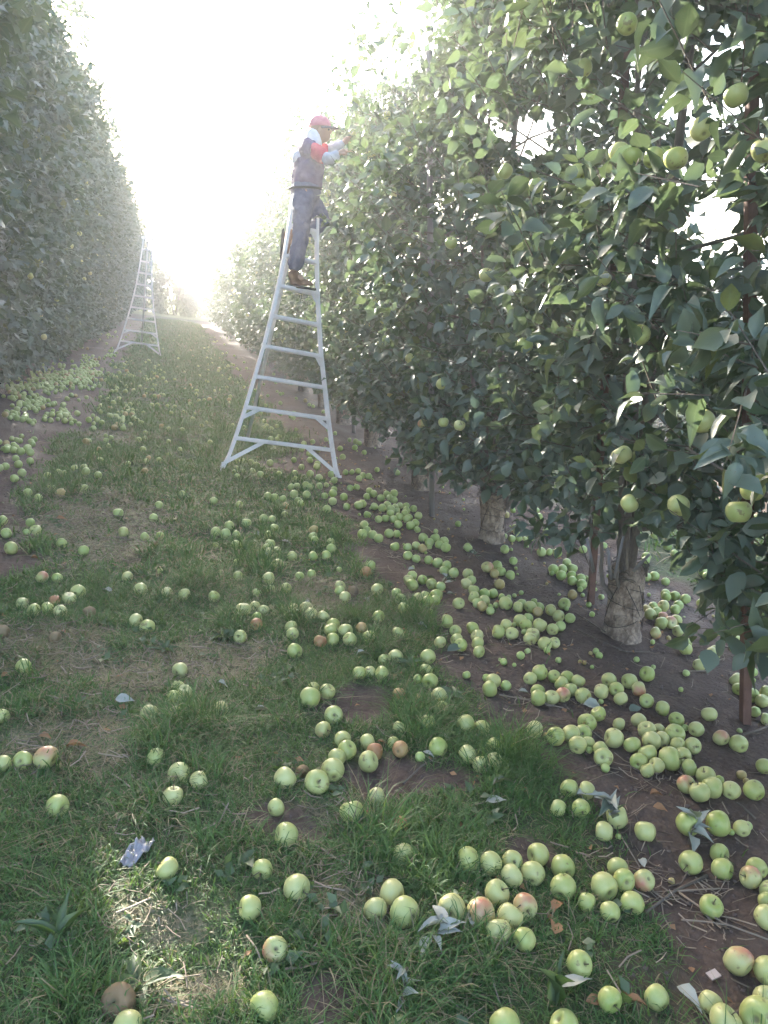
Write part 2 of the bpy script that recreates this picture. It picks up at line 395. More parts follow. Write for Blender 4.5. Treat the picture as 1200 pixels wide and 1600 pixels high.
def stalks(n, area, rng, L=(.04, .16), W=.0016, zup=.008, acc=None):
    p = np.stack([rng.uniform(area[0], area[1], n), rng.uniform(area[2], area[3], n)], 1)
    if acc is not None: p = p[rng.uniform(0, 1, n) < acc(p[:, 0], p[:, 1])]
    n = len(p); a = rng.uniform(0, np.pi*2, n); l = rng.uniform(*L, n)*rng.uniform(.5, 1, n); w = rng.uniform(.6, 1.4, n)*W
    d = np.stack([np.cos(a), np.sin(a)], 1); q = np.stack([-d[:, 1], d[:, 0]], 1)
    V = []
    bend = rng.uniform(-.15, .15, n)*l
    for t in (-.5, 0, .5):
        c = p + d*(l*t)[:, None] + q*(bend*(1 if t == 0 else 0))[:, None]
        z = gz(c[:, 0], c[:, 1]) + zup*rng.uniform(.5, 1.6, n) + (rng.uniform(0, .012, n) if t else 0)
        for k in (-1, 1):
            V.append(np.column_stack([c + q*(w*k)[:, None], z + (w if k > 0 else 0)]))
        V.append(np.column_stack([c, z-w*1.2]))
    V = np.stack(V, 1).reshape(-1, 3); o = np.arange(n)*9; Q = []
    for s in (0, 3):
        for a_, b_ in ((0, 1), (1, 2), (2, 0)): Q.append(np.stack([o+s+a_, o+s+b_, o+s+3+b_, o+s+3+a_], 1))
    return V, np.concatenate(Q), np.repeat(rng.uniform(0, 1, n), 9)
r = np.random.default_rng(11)
STRAWP = [(ground_at(1030, 1210), .28, .10), (ground_at(800, 1010), .22, .12), (ground_at(1060, 1400), .22, .16), (ground_at(860, 1090), .25, .08),
          (ground_at(980, 1330), .2, .15), (ground_at(620, 870), .3, .2)]
V1, F1, t1 = stalks(9000, (.85, 3.6, .9, 7), r, acc=lambda x, y: (1-grass_amount(x, y))*(.09+.9*blobs(x, y, STRAWP)))
V2, F2, t2 = stalks(9000, (-1.6, 1.5, .9, 6), r, L=(.03, .13), zup=.016, acc=lambda x, y: grass_amount(x, y)*(.12+.8*blobs(x, y, DRY_AND_LIT)))
V3, F3, t3 = stalks(2500, (-3.2, 3.2, 5, 22), r, L=(.05, .2), W=.003, acc=lambda x, y: (1-grass_amount(x, y))*.35)
link('dry_straw', mesh_np('dry_straw', V1, F1, MAT['straw'], {'tint': t1}), kind='stuff', label='dry straw and fine twigs strewn over the bare soil', category='straw')
link('dry_straw', mesh_np('dry_straw', V2, F2, MAT['straw'], {'tint': t2*.7+.3}), kind='stuff', label='bleached dead grass stems lying in the near lane grass', category='straw')
link('dry_straw', mesh_np('dry_straw', V3, F3, MAT['straw'], {'tint': t3}), kind='stuff', label='dry litter along the soil strips further down the rows', category='straw')

# clods and small stones on the soil
def clods(n, area, rng, acc, S=(.003, .012)):
    p = np.stack([rng.uniform(area[0], area[1], n), rng.uniform(area[2], area[3], n)], 1)
    p = p[rng.uniform(0, 1, n) < acc(p[:, 0], p[:, 1])]; n = len(p)
    base = np.array([(1, 0, 0), (-1, 0, 0), (0, 1, 0), (0, -1, 0), (0, 0, .7), (0, 0, -.7), (.7, .7, .2), (-.7, .6, .1)][:6], float)
    T = np.array([(0, 2, 4), (2, 1, 4), (1, 3, 4), (3, 0, 4), (2, 0, 5), (1, 2, 5), (3, 1, 5), (0, 3, 5)])
    s = rng.uniform(*S, n)*rng.uniform(.4, 1, n)
    V = base[None]*s[:, None, None]*rng.uniform(.6, 1.3, (n, 6, 3))
    V += np.column_stack([p, gz(p[:, 0], p[:, 1])+s*.2])[:, None]
    return V.reshape(-1, 3), (T[None]+np.arange(n)[:, None, None]*6).reshape(-1, 3)
m = M('soil_clod', .95, .2); t = m.noise(m.pos(), 20, 3); m.col(m.mix(t, (.10, .070, .060), (.20, .150, .130))); MAT['clod'] = m.m
V, F = clods(28000, (.9, 4.8, 1, 9), r, lambda x, y: (1-grass_amount(x, y))*(.35+.5*noise2(x*4, y*4, 66)))
link('soil_clods', mesh_np('soil_clods', V, F, MAT['clod'], smooth=False), kind='stuff', label='crumbly clods of brown soil under the right row', category='soil')
V, F = clods(7000, (-2.6, .9, 1, 7), r, lambda x, y: (1-grass_amount(x, y)), (.003, .012))
link('soil_clods', mesh_np('soil_clods', V, F, MAT['clod'], smooth=False), kind='stuff', label='crumbly clods in the bare patches left of and within the lane', category='soil')

# ------------------------------------------------------------------ leaves
def leaf_template(detail):
    if detail:
        st = [(0, 0), (.12, .17), (.32, .30), (.58, .31), (.82, .17), (1, 0)] if detail == 2 else [(0, 0), (.18, .23), (.50, .33), (.80, .19), (1, 0)]
        nn = len(st)-2
        V = [(0, 0, 0)]; rib = [0]
        for t, w in st[1:-1]:
            z = .10*t-.26*t*t; wav = .025*math.sin(t*17)
            V += [(t, -w, z+w*.42+wav), (t, 0, z), (t, w, z+w*.42-wav)]; rib += [1, 0, 1]
        V.append((1.06, 0, -.19)); rib.append(0)
        F3 = [(0, 2, 1), (0, 3, 2)]; F4 = []
        for k in range(nn-1):
            a = 1+k*3; F4 += [(a, a+1, a+4, a+3), (a+1, a+2, a+5, a+4)]
        e = 3*nn-2; F3 += [(e, e+1, e+3), (e+1, e+2, e+3)]
        return np.array(V, float), [np.array(F4), np.array(F3)], np.array(rib, float)
    V = np.array([(0, 0, 0), (.45, -.30, .09), (.45, 0, -.02), (.45, .30, .09), (1, 0, -.20)], float)
    return V, [np.array([(0, 2, 1), (0, 3, 2), (1, 2, 4), (2, 3, 4)])], np.array([0, 1, 0, 1, 0], float)
LEAF_HI = leaf_template(2); LEAF_MID = leaf_template(1); LEAF_LO = leaf_template(0)
def leaf_frames(d, rng, updir=.8):
    """rotation matrices with columns = (leaf axis, width, normal)"""
    d = d/np.linalg.norm(d, axis=1, keepdims=True)
    nrm = np.tile([0, 0, 1.0], (len(d), 1))*updir + rng.normal(0, .55, (len(d), 3))
    nrm -= d*(nrm*d).sum(1, keepdims=True); nrm /= np.linalg.norm(nrm, axis=1, keepdims=True)+1e-9
    w = np.cross(nrm, d)
    return np.stack([d, w, nrm], 2)
def leaves_mesh(name, pos, R, size, tint, tmpl, mat):
    T, Fs, rib = tmpl; n = len(pos); k = len(T)
    rr_ = np.random.default_rng(n); curl = rr_.uniform(.2, 1.9, n)*np.where(rr_.uniform(0, 1, n) < .12, -1, 1); wd = rr_.uniform(.92, 1.28, n)
    TT = np.repeat(T[None], n, 0); TT[:, :, 1] *= wd[:, None]; TT[:, :, 2] *= curl[:, None]; TT[:, :, 1] *= (1-.08*np.abs(curl)[:, None]*T[None, :, 0])
    V = np.einsum('nij,nkj->nki', R, TT)*size[:, None, None] + pos[:, None]
    F = [(f[None]+(np.arange(n)*k)[:, None, None]).reshape(-1, f.shape[1]) for f in Fs]
    return mesh_np(name, V.reshape(-1, 3), F, mat, {'tint': np.repeat(tint, k), 'rib': np.tile(rib, n)})

def crown(rng, n_shoots, hx, hy, z0, z1, lsize, per=(8, 15), holes=(), seed=0, thr=.30, lean=0.0, top_pow=.5, xoff=None):
    """leafy shoots spread through a hedge-like crown; returns leaf pos, frame, size, tint and shoot segments (tree coordinates)"""
    n = int(n_shoots*1.9)
    z = z0 + (z1-z0)*rng.uniform(0, 1, n)**.95
    u = (z-z0)/(z1-z0)
    prof = np.clip(.72+.55*np.sin(np.pi*np.clip(u*1.15, 0, 1))-.50*np.clip(u-.72, 0, 1)/.28*.9, .16, 1.15)
    sx = rng.choice([-1, 1], n)
    rx = np.where(rng.uniform(0, 1, n) < .62, rng.uniform(.62, 1.0, n), rng.uniform(0, .7, n))
    y = rng.uniform(-hy, hy, n)
    bul = noise2(u*5+seed*3.1, y*1.6+seed*2.3+sx*3, 51)*.75+.62
    top = rng.uniform(0, 1, n) < .05
    z = np.where(top, z1+rng.uniform(-.5, .3, n), z); y = np.where(top, y*.5, y)
    x = sx*rx*hx*prof*bul*(1-.22*np.abs(y/hy)**2.5)
    if xoff is not None: x = x + xoff(z)
    P = np.stack([x, y, z], 1)
    keep = noise3(P+np.array([seed*7.3, seed*1.9, 0]), .42, 60+seed) > thr + .10*u
    for (c, a, L, rr, vf) in holes:                    # open gaps: axis direction a, half length L, radius rr (flattened by vf)
        q = P-np.array(c); t = q@np.array(a); dd = np.linalg.norm((q-t[:, None]*np.array(a))*[1, 1, vf], axis=1)
        keep &= ~((np.abs(t) < L) & (dd < rr+.05))
    P = P[keep][:n_shoots]; n = len(P); sx = sx[keep][:n_shoots]; u = u[keep][:n_shoots]
    out = np.stack([sx*rng.uniform(.2, 1.1, n), rng.normal(0, .65, n), rng.uniform(-.35, .9, n)+.5*u], 1)
    out[:, 0] += lean; out /= np.linalg.norm(out, axis=1, keepdims=True)
    L = rng.uniform(.16, .40, n)*(1+.3*u); start = P - out*(L*.6)[:, None]
    k = rng.integers(per[0], per[1]+1, n)
    idx = np.repeat(np.arange(n), k); m_ = len(idx)
    order = np.arange(m_)-np.repeat(np.cumsum(k)-k, k)
    t = (order+rng.uniform(.2, .9, m_))/np.repeat(k, k)
    o = out[idx]; droop = np.stack([0*t, 0*t, -(t**2)*.10*L[idx]], 1)
    base = start[idx] + o*(t*L[idx])[:, None] + droop
    a = np.cross(o, [0.2, .1, 1.0]); a /= np.linalg.norm(a, axis=1, keepdims=True); b = np.cross(o, a)
    ph = order*2.4+np.repeat(rng.uniform(0, 6, n), k)
    rad = a*np.cos(ph)[:, None]+b*np.sin(ph)[:, None]
    d = rad*rng.uniform(.6, 1.2, m_)[:, None]+o*rng.uniform(.2, .9, m_)[:, None]+np.array([0, 0, -.30])*rng.uniform(0, 2.0, m_)[:, None]
    d /= np.linalg.norm(d, axis=1, keepdims=True)
    pos = base + d*(.020*rng.uniform(.6, 1.4, m_))[:, None]
    R = leaf_frames(d, rng)
    size = lsize*rng.uniform(.55, 1.2, m_)*(1-.25*t*rng.uniform(0, 1, m_))
    tint = np.clip(rng.uniform(0, .93, m_)+np.where(rng.uniform(0, 1, m_) < .012, .08, 0), 0, .999)
    ok = np.ones(m_, bool)
    for (c, a_, L_, rr, vf) in holes:
        q = pos-np.array(c); tt = q@np.array(a_); dd = np.linalg.norm((q-tt[:, None]*np.array(a_))*[1, 1, vf], axis=1)
        ok &= ~((np.abs(tt) < L_) & (dd < rr))
    seg = (start, start+out*L[:, None])
    return pos[ok], R[ok], size[ok], tint[ok], seg
def shoots_mesh(seg, r0=.0035, mat='twig'):
    A, B = seg; n = len(A); d = B-A; d /= np.linalg.norm(d, axis=1, keepdims=True)
    a = np.cross(d, [.3, .2, .9]); a /= np.linalg.norm(a, axis=1, keepdims=True)+1e-9; b = np.cross(d, a)
    V = []
    for P, rr in ((A, r0), (B, r0*.45)):
        for th in (0, 2.094, 4.189): V.append(P+a*math.cos(th)*rr+b*math.sin(th)*rr)
    V = np.stack(V, 1).reshape(-1, 3); o = np.arange(n)*6
    F = np.concatenate([np.stack([o+i, o+(i+1) % 3, o+3+(i+1) % 3, o+3+i], 1) for i in range(3)])
    return mesh_np('shoots', V, F, MAT[mat])

def lathe_np(prof, sides, rng=None, jit=0, flute=0):
    V = []
    for i, (z, rr) in enumerate(prof):
        for k in range(sides):
            th = 2*math.pi*k/sides
            q = rr*(1+flute*math.sin(th*3+1.3)+flute*.7*math.sin(th*5+i*.2)+(rng.uniform(-jit, jit) if rng is not None else 0))
            V.append((q*math.cos(th), q*math.sin(th), z))
    F = [(i*sides+k, i*sides+(k+1) % sides, (i+1)*sides+(k+1) % sides, (i+1)*sides+k) for i in range(len(prof)-1) for k in range(sides)]
    c = len(V); V += [(0, 0, prof[0][0]), (0, 0, prof[-1][0])]; b = (len(prof)-1)*sides
    T = [(c, (k+1) % sides, k) for k in range(sides)]+[(c+1, b+k, b+(k+1) % sides) for k in range(sides)]
    return np.array(V), [np.array(F), np.array(T)]

def trunk_mesh(rng, r=.075, h=.36, sides=22):
    prof = [(-.06, r*1.45), (0, r*1.25), (.03, r*1.08), (.08, r*.97), (.14, r*1.0), (.2, r*.98), (.26, r*1.03), (h-.03, r*1.10), (h, r*1.02), (h+.04, r*.82)]
    V, F = lathe_np(prof, sides, rng, .07, .085)
    # flakes of lifted bark
    parts = [(V, F)]
    for k in range(16):
        th = rng.uniform(0, 6.28); z = rng.uniform(.02, h-.06); hh = rng.uniform(.04, .10); w = rng.uniform(.25, .55); R0 = r*1.03; L = rng.uniform(.005, .018)
        q = []
        for zz, off in ((z, L), (z+hh*.5, .004), (z+hh, rng.uniform(0, .012))):
            for t in (th-w, th, th+w*rng.uniform(.6, 1)):
                q.append(((R0+off)*math.cos(t), (R0+off)*math.sin(t), zz+rng.uniform(-.008, .008)))
        f = np.array([(0, 1, 4, 3), (1, 2, 5, 4), (3, 4, 7, 6), (4, 5, 8, 7)])
        parts.append((np.array(q), [f]))
    V, F = join_np(parts); return mesh_np('trunk', V, F, MAT['trunk'])
def stem_mesh(rng, ang, top, spread, r0=.028, base_r=.04, z0=.26):
    d = np.array([math.cos(ang), math.sin(ang)]); pts = []; rad = []
    n = 7
    for i in range(n):
        t = i/(n-1); off = base_r+spread*(t**.8)
        wob = np.array([rng.normal(0, .02), rng.normal(0, .02)])*(t > 0)
        pts.append((d[0]*off+wob[0], d[1]*off+wob[1], z0+(top-z0)*t)); rad.append(r0*(1-.72*t)+.003)
    V, F = tube_np(pts, rad, 9, .06, rng); return V, F
def binding_mesh(rng, r=.083, zs=(.10, .19, .27)):
    parts = []
    for z in zs:
        tl = rng.uniform(-.6, .6); ph = rng.uniform(0, 6)
        pts = [(r*1.0*math.cos(a), r*math.sin(a), z+tl*.07*math.sin(a+ph)) for a in np.linspace(0, 2*math.pi, 17)]
        parts.append(tube_np(pts, [.0018]*17, 5, cap=False))
    for k in range(3):
        a0 = rng.uniform(0, 6); a1 = a0+rng.uniform(.6, 1.6)*rng.choice([-1, 1])
        pts = [(r*1.03*math.cos(a0+(a1-a0)*t), r*1.03*math.sin(a0+(a1-a0)*t), .04+.28*t) for t in np.linspace(0, 1, 7)]
        parts.append(tube_np(pts, [.002]*7, 5))
    V, F = join_np(parts); return mesh_np('binding', V, F, MAT['binding'])
def collar_mesh(rng, r=.085, z=.33):
    """ragged ring of dead prunings caught round the trunk top"""
    parts = []
    for k in range(26):
        a = rng.uniform(0, 6.28); b = a+rng.uniform(.5, 1.3); rr = r*rng.uniform(1.0, 1.35); dz = rng.uniform(-.03, .03)
        pts = [(rr*math.cos(a+(b-a)*t), rr*math.sin(a+(b-a)*t), z+dz+.02*math.sin(t*3)) for t in (0, .33, .66, 1)]
        parts.append(tube_np(pts, [.004, .0035, .003, .002], 4))
    V, F = join_np(parts); return mesh_np('pruned_twigs', V, F, MAT['twig'])

def branches_np(rng, hx, hy, z0, z1, leader_top, n=16, r=.012):
    parts = []
    for k in range(n):
        z = z0+.1+(z1-z0-.5)*(k+rng.uniform(0, 1))/n; sx = rng.choice([-1, 1]); Lx = hx*rng.uniform(.3, .9)*sx; Ly = hy*rng.uniform(-1, 1)
        up = rng.uniform(.05, .35)
        pts = [(0, 0, z-.1), (Lx*.3, Ly*.35, z-.02), (Lx*.65, Ly*.7, z+up*.4), (Lx, Ly, z+up)]
        q = 1-.5*z/z1; parts.append(tube_np(pts, [r*q*1.2, r*q, r*.7*q, r*.35], 5, .05, rng))
    return join_np(parts)

# gaps in the foliage: (centre, axis, half length, radius) in world coordinates
def unit(v): v = np.array(v, float); return v/np.linalg.norm(v)
def hole_world(x, y, X, L, r):
    p = np.array(at_X(x, y, X)); return (p, unit((p-np.array([0, 0, CAM_H]))), L, r, 1.0)
GAPS_R = [hole_world(832, 212, 2.25, 2.2, .11), hole_world(1105, 85, 2.25, 1.8, .05), hole_world(1120, 340, 2.25, 1.7, .075),
          hole_world(1000, 95, 2.25, 1.4, .06), hole_world(1040, 165, 2.25, 1.4, .05), hole_world(965, 925, 2.1, 1.5, .27), hole_world(750, 800, 2.1, 1.5, .16), hole_world(770, 180, 2.25, 1.6, .05), hole_world(1085, 190, 2.25, 1.4, .04)]
FLECKS = [(262, 1425, .19), (312, 1550, .15), (1195, 1270, .17), (1085, 640, .18), (985, 240, .16), (706, 1418, .10)]  # sun spots made by cutting leaves out of the crowns along each ray
SUNT = []
for (x, y, rr) in FLECKS:
    if y > 800: g = ground_at(x, y); p = np.array([g[0], g[1], gz1(*g)+.03])
    else: p = np.array(at_X(x, y, 1.55))
    a = unit(np.array(SUN_DIR)); SUNT.append((p+a*12.3, a, 12.0, rr, 1.9))
def local_holes(H, loc):
    return [(c-np.array(loc), a, L, r, v) for (c, a, L, r, v) in H]

ORD = ['first', 'second', 'third', 'fourth', 'fifth', 'sixth', 'seventh', 'eighth', 'ninth', 'tenth', 'eleventh', 'twelfth', 'thirteenth', 'fourteenth', 'fifteenth',
       'sixteenth', 'seventeenth', 'eighteenth', 'nineteenth', 'twentieth', 'twenty-first', 'twenty-second', 'twenty-third', 'twenty-fourth', 'twenty-fifth', 'twenty-sixth', 'twenty-seventh', 'twenty-eighth', 'twenty-ninth', 'thirtieth']
LEAF_ME = None
T_, Fs_, rib_ = LEAF_HI
LEAF_MES = []
for k, dz in enumerate((0, .10, -.14, .22, -.04, -.22)):
    T2 = T_.copy(); T2[:, 2] += dz*T2[:, 0]**2*2; T2[:, 1] *= (1.1, 1.2, 1.0, .95, 1.15, .9)[k]; T2[:, 2] *= (1, 1.5, 1.2, 1.9, .5, 1.6)[k]; T2[:, 1] += .06*(1, -1, .5, -1.5, 1.5, 0)[k]*T2[:, 0]**2
    LEAF_MES.append(mesh_np('leaf', T2, Fs_, MAT['leaf'], {'tint': np.full(len(T2), .03*k), 'rib': rib_}))

def k_shoots(loc): return 0 < loc[0] < 4 and loc[1] < 13
def build_tree(loc, rng, label, group, hx, hy, z0, z1, n_shoots, lsize, detail, holes=(), single=0, seed=0, trunk_r=.075, xoff=None, parts=True, thr=.30, per=(8, 15)):
    t = empty('apple_tree', loc, label, 'tree', group)
    link('trunk', trunk_mesh(rng, trunk_r), t)
    if parts:
        link('binding_wire', binding_mesh(rng, trunk_r*1.12), t)
        link('pruned_twigs', collar_mesh(rng, .09, .37), t)
    for k in range(6 if parts else 3):
        a = rng.uniform(0, 6.28) if k else 0
        if k == 0: V, F = stem_mesh(rng, a, z1*.97, .05, .030, .0)
        elif k < 4: V, F = stem_mesh(rng, a, z1*rng.uniform(.55, .9), rng.uniform(.15, .4), .017, .042)
        else: V, F = stem_mesh(rng, a, rng.uniform(.55, .9), rng.uniform(.08, .2), .010, .055, .2)
        link('stem', mesh_np('stem', V, F, MAT['bark']), t)
    V, F = branches_np(rng, hx, hy, z0, z1, z1); link('branches', mesh_np('branches', V, F, MAT['bark']), t, kind='stuff')
    pos, R, size, tint, seg = crown(rng, n_shoots, hx, hy, z0, z1, lsize, per, local_holes(holes, loc), seed, thr, xoff=xoff)
    if detail or k_shoots(loc): link('shoots', shoots_mesh(seg), t, kind='stuff')
    sel = np.zeros(len(pos), bool)
    if single:
        W = pos+np.array(loc); px, py, dep = project(W); d = np.linalg.norm(W-[0, 0, CAM_H], axis=1)
        # leaves on the outside towards the lane, large and inside the frame come first
        infr = (px > -30) & (px < 1230) & (py > -30) & (py < 1630) & (dep > .2)
        sc = d/size*.09 + (pos[:, 0] + hx)*1.0 + np.where(infr, 0, 50)
        idx = np.argsort(sc)[:single]; sel[idx] = True
        for q in idx:
            o = bpy.data.objects.new('leaf', LEAF_MES[q % 6]); COL.objects.link(o); o.parent = t
            mt = Matrix([[*(R[q][i]*size[q]), pos[q][i]] for i in range(3)]+[[0, 0, 0, 1]])
            o.matrix_basis = mt
    me = leaves_mesh('crown', pos[~sel], R[~sel], size[~sel], tint[~sel], LEAF_MID if detail else LEAF_LO, MAT['leaf'])
    link('crown', me, t, kind='stuff')
    return t
def copy_tree(src, loc, label, group, rz=0, sc=(1, 1, 1)):
    c = src.copy(); COL.objects.link(c); c.location = loc; c.rotation_euler = (0, 0, rz); c.scale = sc; c['label'] = label; c['group'] = group
    for ch in src.children:
        if ch.name.split('.')[0] in ('leaf', 'apple'): continue
        d = ch.copy(); COL.objects.link(d); d.parent = c
    return c

TREES = {}
# right row
YR = [-.1, 1.65, 3.42, 5.25, 6.95, 8.9, 10.6]
YR += [12.4+1.8*k for k in range(15)]
GR = 'apple trees in the row right of the lane'
rng = np.random.default_rng(21)
TREES['R'] = []
protoR = []
for k, y in enumerate(YR):
    x = 2.23+rng.uniform(-.04, .04); loc = (x, y, gz1(x, y))
    if y < 1: lab = 'apple tree of the right row beside the camera, before the rusty post'
    elif y < 2: lab = 'nearest apple tree in view at the right edge, its leaves hanging over the rusty post'
    elif y < 3: lab = 'big apple tree with pale peeling trunk tied with wire, just past the rusty post'
    else: lab = 'apple tree of the right row, %s one beyond the big wire-tied trunk' % ORD[k-3]
    if k < 7:
        ns, ls = (1080, .090) if k < 5 else (820, .088)
        t = build_tree(loc, rng, lab, GR, .68 if k < 4 else .60, 1.02, .58 if k < 3 else .50, (4.45 if k < 3 else (4.05 if k == 3 else 3.7))+rng.uniform(-.12, .15), ns, ls, 1 <= k < 4, GAPS_R+SUNT[3:5], 300 if 1 <= k < 7 else 0, k, .086, thr=.22, per=(9, 16))
    elif k < 10:
        t = build_tree(loc, rng, lab, GR, .60, 1.02, .45, 3.7, 640, .10, False, (), 0, k, .07, parts=False, thr=.24); protoR.append(t)
    else:
        t = copy_tree(protoR[k % 3], loc, lab, GR, math.pi*(k % 2), (rng.uniform(.88, 1.12), 1, rng.uniform(.88, 1.03)))
    TREES['R'].append(t)
# left row: taller, reaching over the lane edge
GL = 'tall apple trees in the row left of the lane'
YL = [2.0+1.8*k for k in range(26)]
protoL = []
lefthang = lambda z: .38*sstep(1.2, 3.6, z)
TREES['L'] = []
for k, y in enumerate(YL):
    x = -2.22+rng.uniform(-.06, .06); loc = (x, y, gz1(x, y))
    lab = 'tall dark apple tree of the left row, %s from the camera end' % ORD[k]
    if k < 9:
        t = build_tree(loc, rng, lab, GL, .80, 1.10, .34, 5.7+rng.uniform(-.3, .3), 700 if k < 2 else (1500 if k < 7 else 1050), .112, False, SUNT, 0, 20+k, .085, xoff=lefthang, parts=k > 4, thr=.22)
        if k > 5: protoL.append(t)
    else:
        t = copy_tree(protoL[k % 3], loc, lab, GL, 0, (rng.uniform(.9, 1.12), 1, rng.uniform(.88, 1.05)*(1-.012*(k-9))))
    TREES['L'].append(t)
# further rows either side
GB = 'lower apple trees in the next row beyond the right row'
src = protoR
for k in range(20):
    y = 2.6+1.9*k
    copy_tree(src[k % 3], (7.3+rng.uniform(-.1, .1), y, gz1(7.3, y)), 'low apple tree seen under and through the right row, %s from the camera' % ORD[k], GB, math.pi*(k % 2), (1, 1.1, .62))
GB2 = 'apple trees in the next row beyond the left row'
for k in range(20):
    y = 4+1.9*k
    copy_tree(protoL[k % 3], (-6.6, y, gz1(-6.6, y)), 'apple tree behind the left row, %s from the camera' % ORD[k], GB2, math.pi, (1, 1.15, .8))

# bushes and trees across the far end of the lane
GE = 'sunlit bushes across the far end of the lane'
def end_bush(loc, h, w, label, seed):
    rng = np.random.default_rng(seed)
    t = empty('bush', loc, label, 'bush', GE)
    for k in range(4):
        V, F = stem_mesh(rng, k*1.6+rng.uniform(0, 1), h*.8, w*.5, .04, .05, -.05); link('stem', mesh_np('stem', V, F, MAT['bark']), t)
    pos, R, size, tint, seg = crown(rng, 330, w, w, .08, h, .24, (8, 12), (), seed, .26)
    link('foliage', leaves_mesh('foliage', pos, R, size, tint, LEAF_LO, MAT['leaf_far']), t, kind='stuff')
xe = [(-9.5, 50, 4.6, 2.0), (-6.2, 55, 4.0, 1.9), (-3.4, 50, 4.2, 1.6), (-1.5, 49, 3.2, 1.25), (.2, 48, 2.6, 1.1), (1.6, 49, 2.5, 1.1), (3.7, 50, 3.4, 1.6), (6.8, 55, 3.8, 1.9), (10, 57, 4.2, 2.0), (13.6, 56, 4.0, 2.1), (-13.2, 56, 4.4, 2.1)]
for k, (x, y, h, w) in enumerate(sorted(xe)):
    end_bush((x, y, gz1(x, y)-.02), h, w, 'yellow-green bush at the far lane end, %s from the left' % ORD[k], 300+k)
# ------------------------------------------------------------------ trellis posts and wires
def post(pts, w, mat, label, cat='post', kind='angle', name='trellis_post', group=None):
    o = pts[0]
    t = empty(name, o, label, cat, group)
    L = [np.array(p)-np.array(o) for p in pts]
    if kind == 'angle':                                   # rusted angle iron, two flanges with thickness
        parts = []
        for a, b in zip(L[:-1], L[1:]):
            parts.append(box_np(a, b, w, .005, (1, -.25, 0)))
            n = unit((.25, 1, 0)); parts.append(box_np(a+n*(w/2+.003)-unit((1, -.25, 0))*(w/2-.003), b+n*(w/2+.003)-unit((1, -.25, 0))*(w/2-.003), w, .005, n))
        V, F = join_np(parts); sm = False
    else:
        V, F = tube_np(L, [w/2]*len(L), 12, .02, np.random.default_rng(5)); sm = True
    link('shaft', mesh_np('shaft', V, F, mat, smooth=sm), t)
    # wire staples where the trellis wires are fixed
    for z in (1.0, 1.75, 2.45):
        if z < L[-1][2]:
            q = L[0]+(L[-1]-L[0])*(z/L[-1][2]); V, F = tube_np([q+np.array([-.03, -.012, 0]), q+np.array([0, -.036, 0]), q+np.array([.03, -.012, 0])], [.0014]*3, 5)
            link('staple', mesh_np('staple', V, F, MAT['wire']), t)
    return t
GP = 'posts along the right row'
b = ground_at(1167, 1135); 
bz = gz1(*b); ptop = at_X(1180, 40, 2.08)
d_ = (ptop-Vector((b[0], b[1], bz)))
post([(b[0], b[1], bz-.1), (b[0]+.0, b[1], bz), tuple(Vector((b[0], b[1], bz))+d_*.5), tuple(Vector((b[0], b[1], bz))+d_*1.25)], .036, MAT['rust'],
     'rusty steel post leaning at the right edge, standing in the soil', group=GP)
post([(2.38, 3.95, -.35), (2.32, 3.95, 3.3)], .036, MAT['rust'], 'rusty post hidden among leaves just behind the wire-tied trunk', group=GP)
post([(1.99, 5.9, -.35), (1.96, 5.9, 1.0), (1.90, 5.9, 3.2)], .045, MAT['post'], 'grey weathered post between the second and third trunks of the right row', kind='round', group=GP)
for k in range(8):
    y = 9.8+4.6*k
    post([(2.2, y, -.4), (2.2, y, 1.5), (2.2, y, 3.4)], .05, MAT['post'], 'grey trellis post deep in the right row, %s past the near ladder' % ORD[k], kind='round', group=GP)
for k, z in enumerate((1.0, 1.75, 2.45)):
    pts = [(2.2+.02*math.sin(y), y, z-.1-.02*abs(math.sin(y*.35))) for y in np.arange(-.5, 42, 1.5)]
    V, F = tube_np(pts, [.0018]*len(pts), 5)
    o = link('trellis_wire', mesh_np('trellis_wire', V, F, MAT['wire']), label='%s thin trellis wire strung through the right row' % ('lowest', 'middle', 'topmost')[k], category='wire', group='wires of the right row trellis')

# ------------------------------------------------------------------ apples
def apple_np(sides, rings, rng):
    V = []; H = .0335
    for i in range(rings+1):
        t = math.pi*i/rings
        if i in (0, rings): continue
        for k in range(sides):
            th = 2*math.pi*k/sides
            rr = math.sin(t)**.82*.0355*(1+.10*math.cos(t))*(1+.018*math.cos(5*th)*(1-math.cos(t))/2*1.5)
            z = H*math.cos(t)
            dip = math.exp(-(rr/.0115)**2)
            z -= math.copysign(dip*(.012 if z > 0 else .008), z)
            V.append((rr*math.cos(th), rr*math.sin(th), z))
    V = np.array(V); n = rings-1
    V[:, 0] *= rng.uniform(.95, 1.05); V[:, 2] += V[:, 0]*rng.uniform(-.12, .12)
    F = [(i*sides+k, (i+1)*sides+k, (i+1)*sides+(k+1) % sides, i*sides+(k+1) % sides) for i in range(n-1) for k in range(sides)]
    c = len(V); V = np.vstack([V, [(0, 0, H-.0135)], [(0, 0, -H+.0085)]]); b_ = (n-1)*sides
    T = [(c, k, (k+1) % sides) for k in range(sides)]+[(c+1, b_+(k+1) % sides, b_+k) for k in range(sides)]
    return V, [np.array(F), np.array(T)]
rng = np.random.default_rng(5)
AP_HI = [[mesh_np('apple', *apple_np(24, 16, rng), MAT['apple%d' % c]) for _ in range(3)] for c in range(4)]
AP_MID = [[mesh_np('apple', *apple_np(14, 10, rng), MAT['apple%d' % c]) for _ in range(2)] for c in range(4)]
V, F = tube_np([(0, 0, .017), (.001, .001, .030), (.005, .002, .043)], [.0016, .0014, .002], 5)
STALK = mesh_np('stalk', V, F, MAT['stalk'])
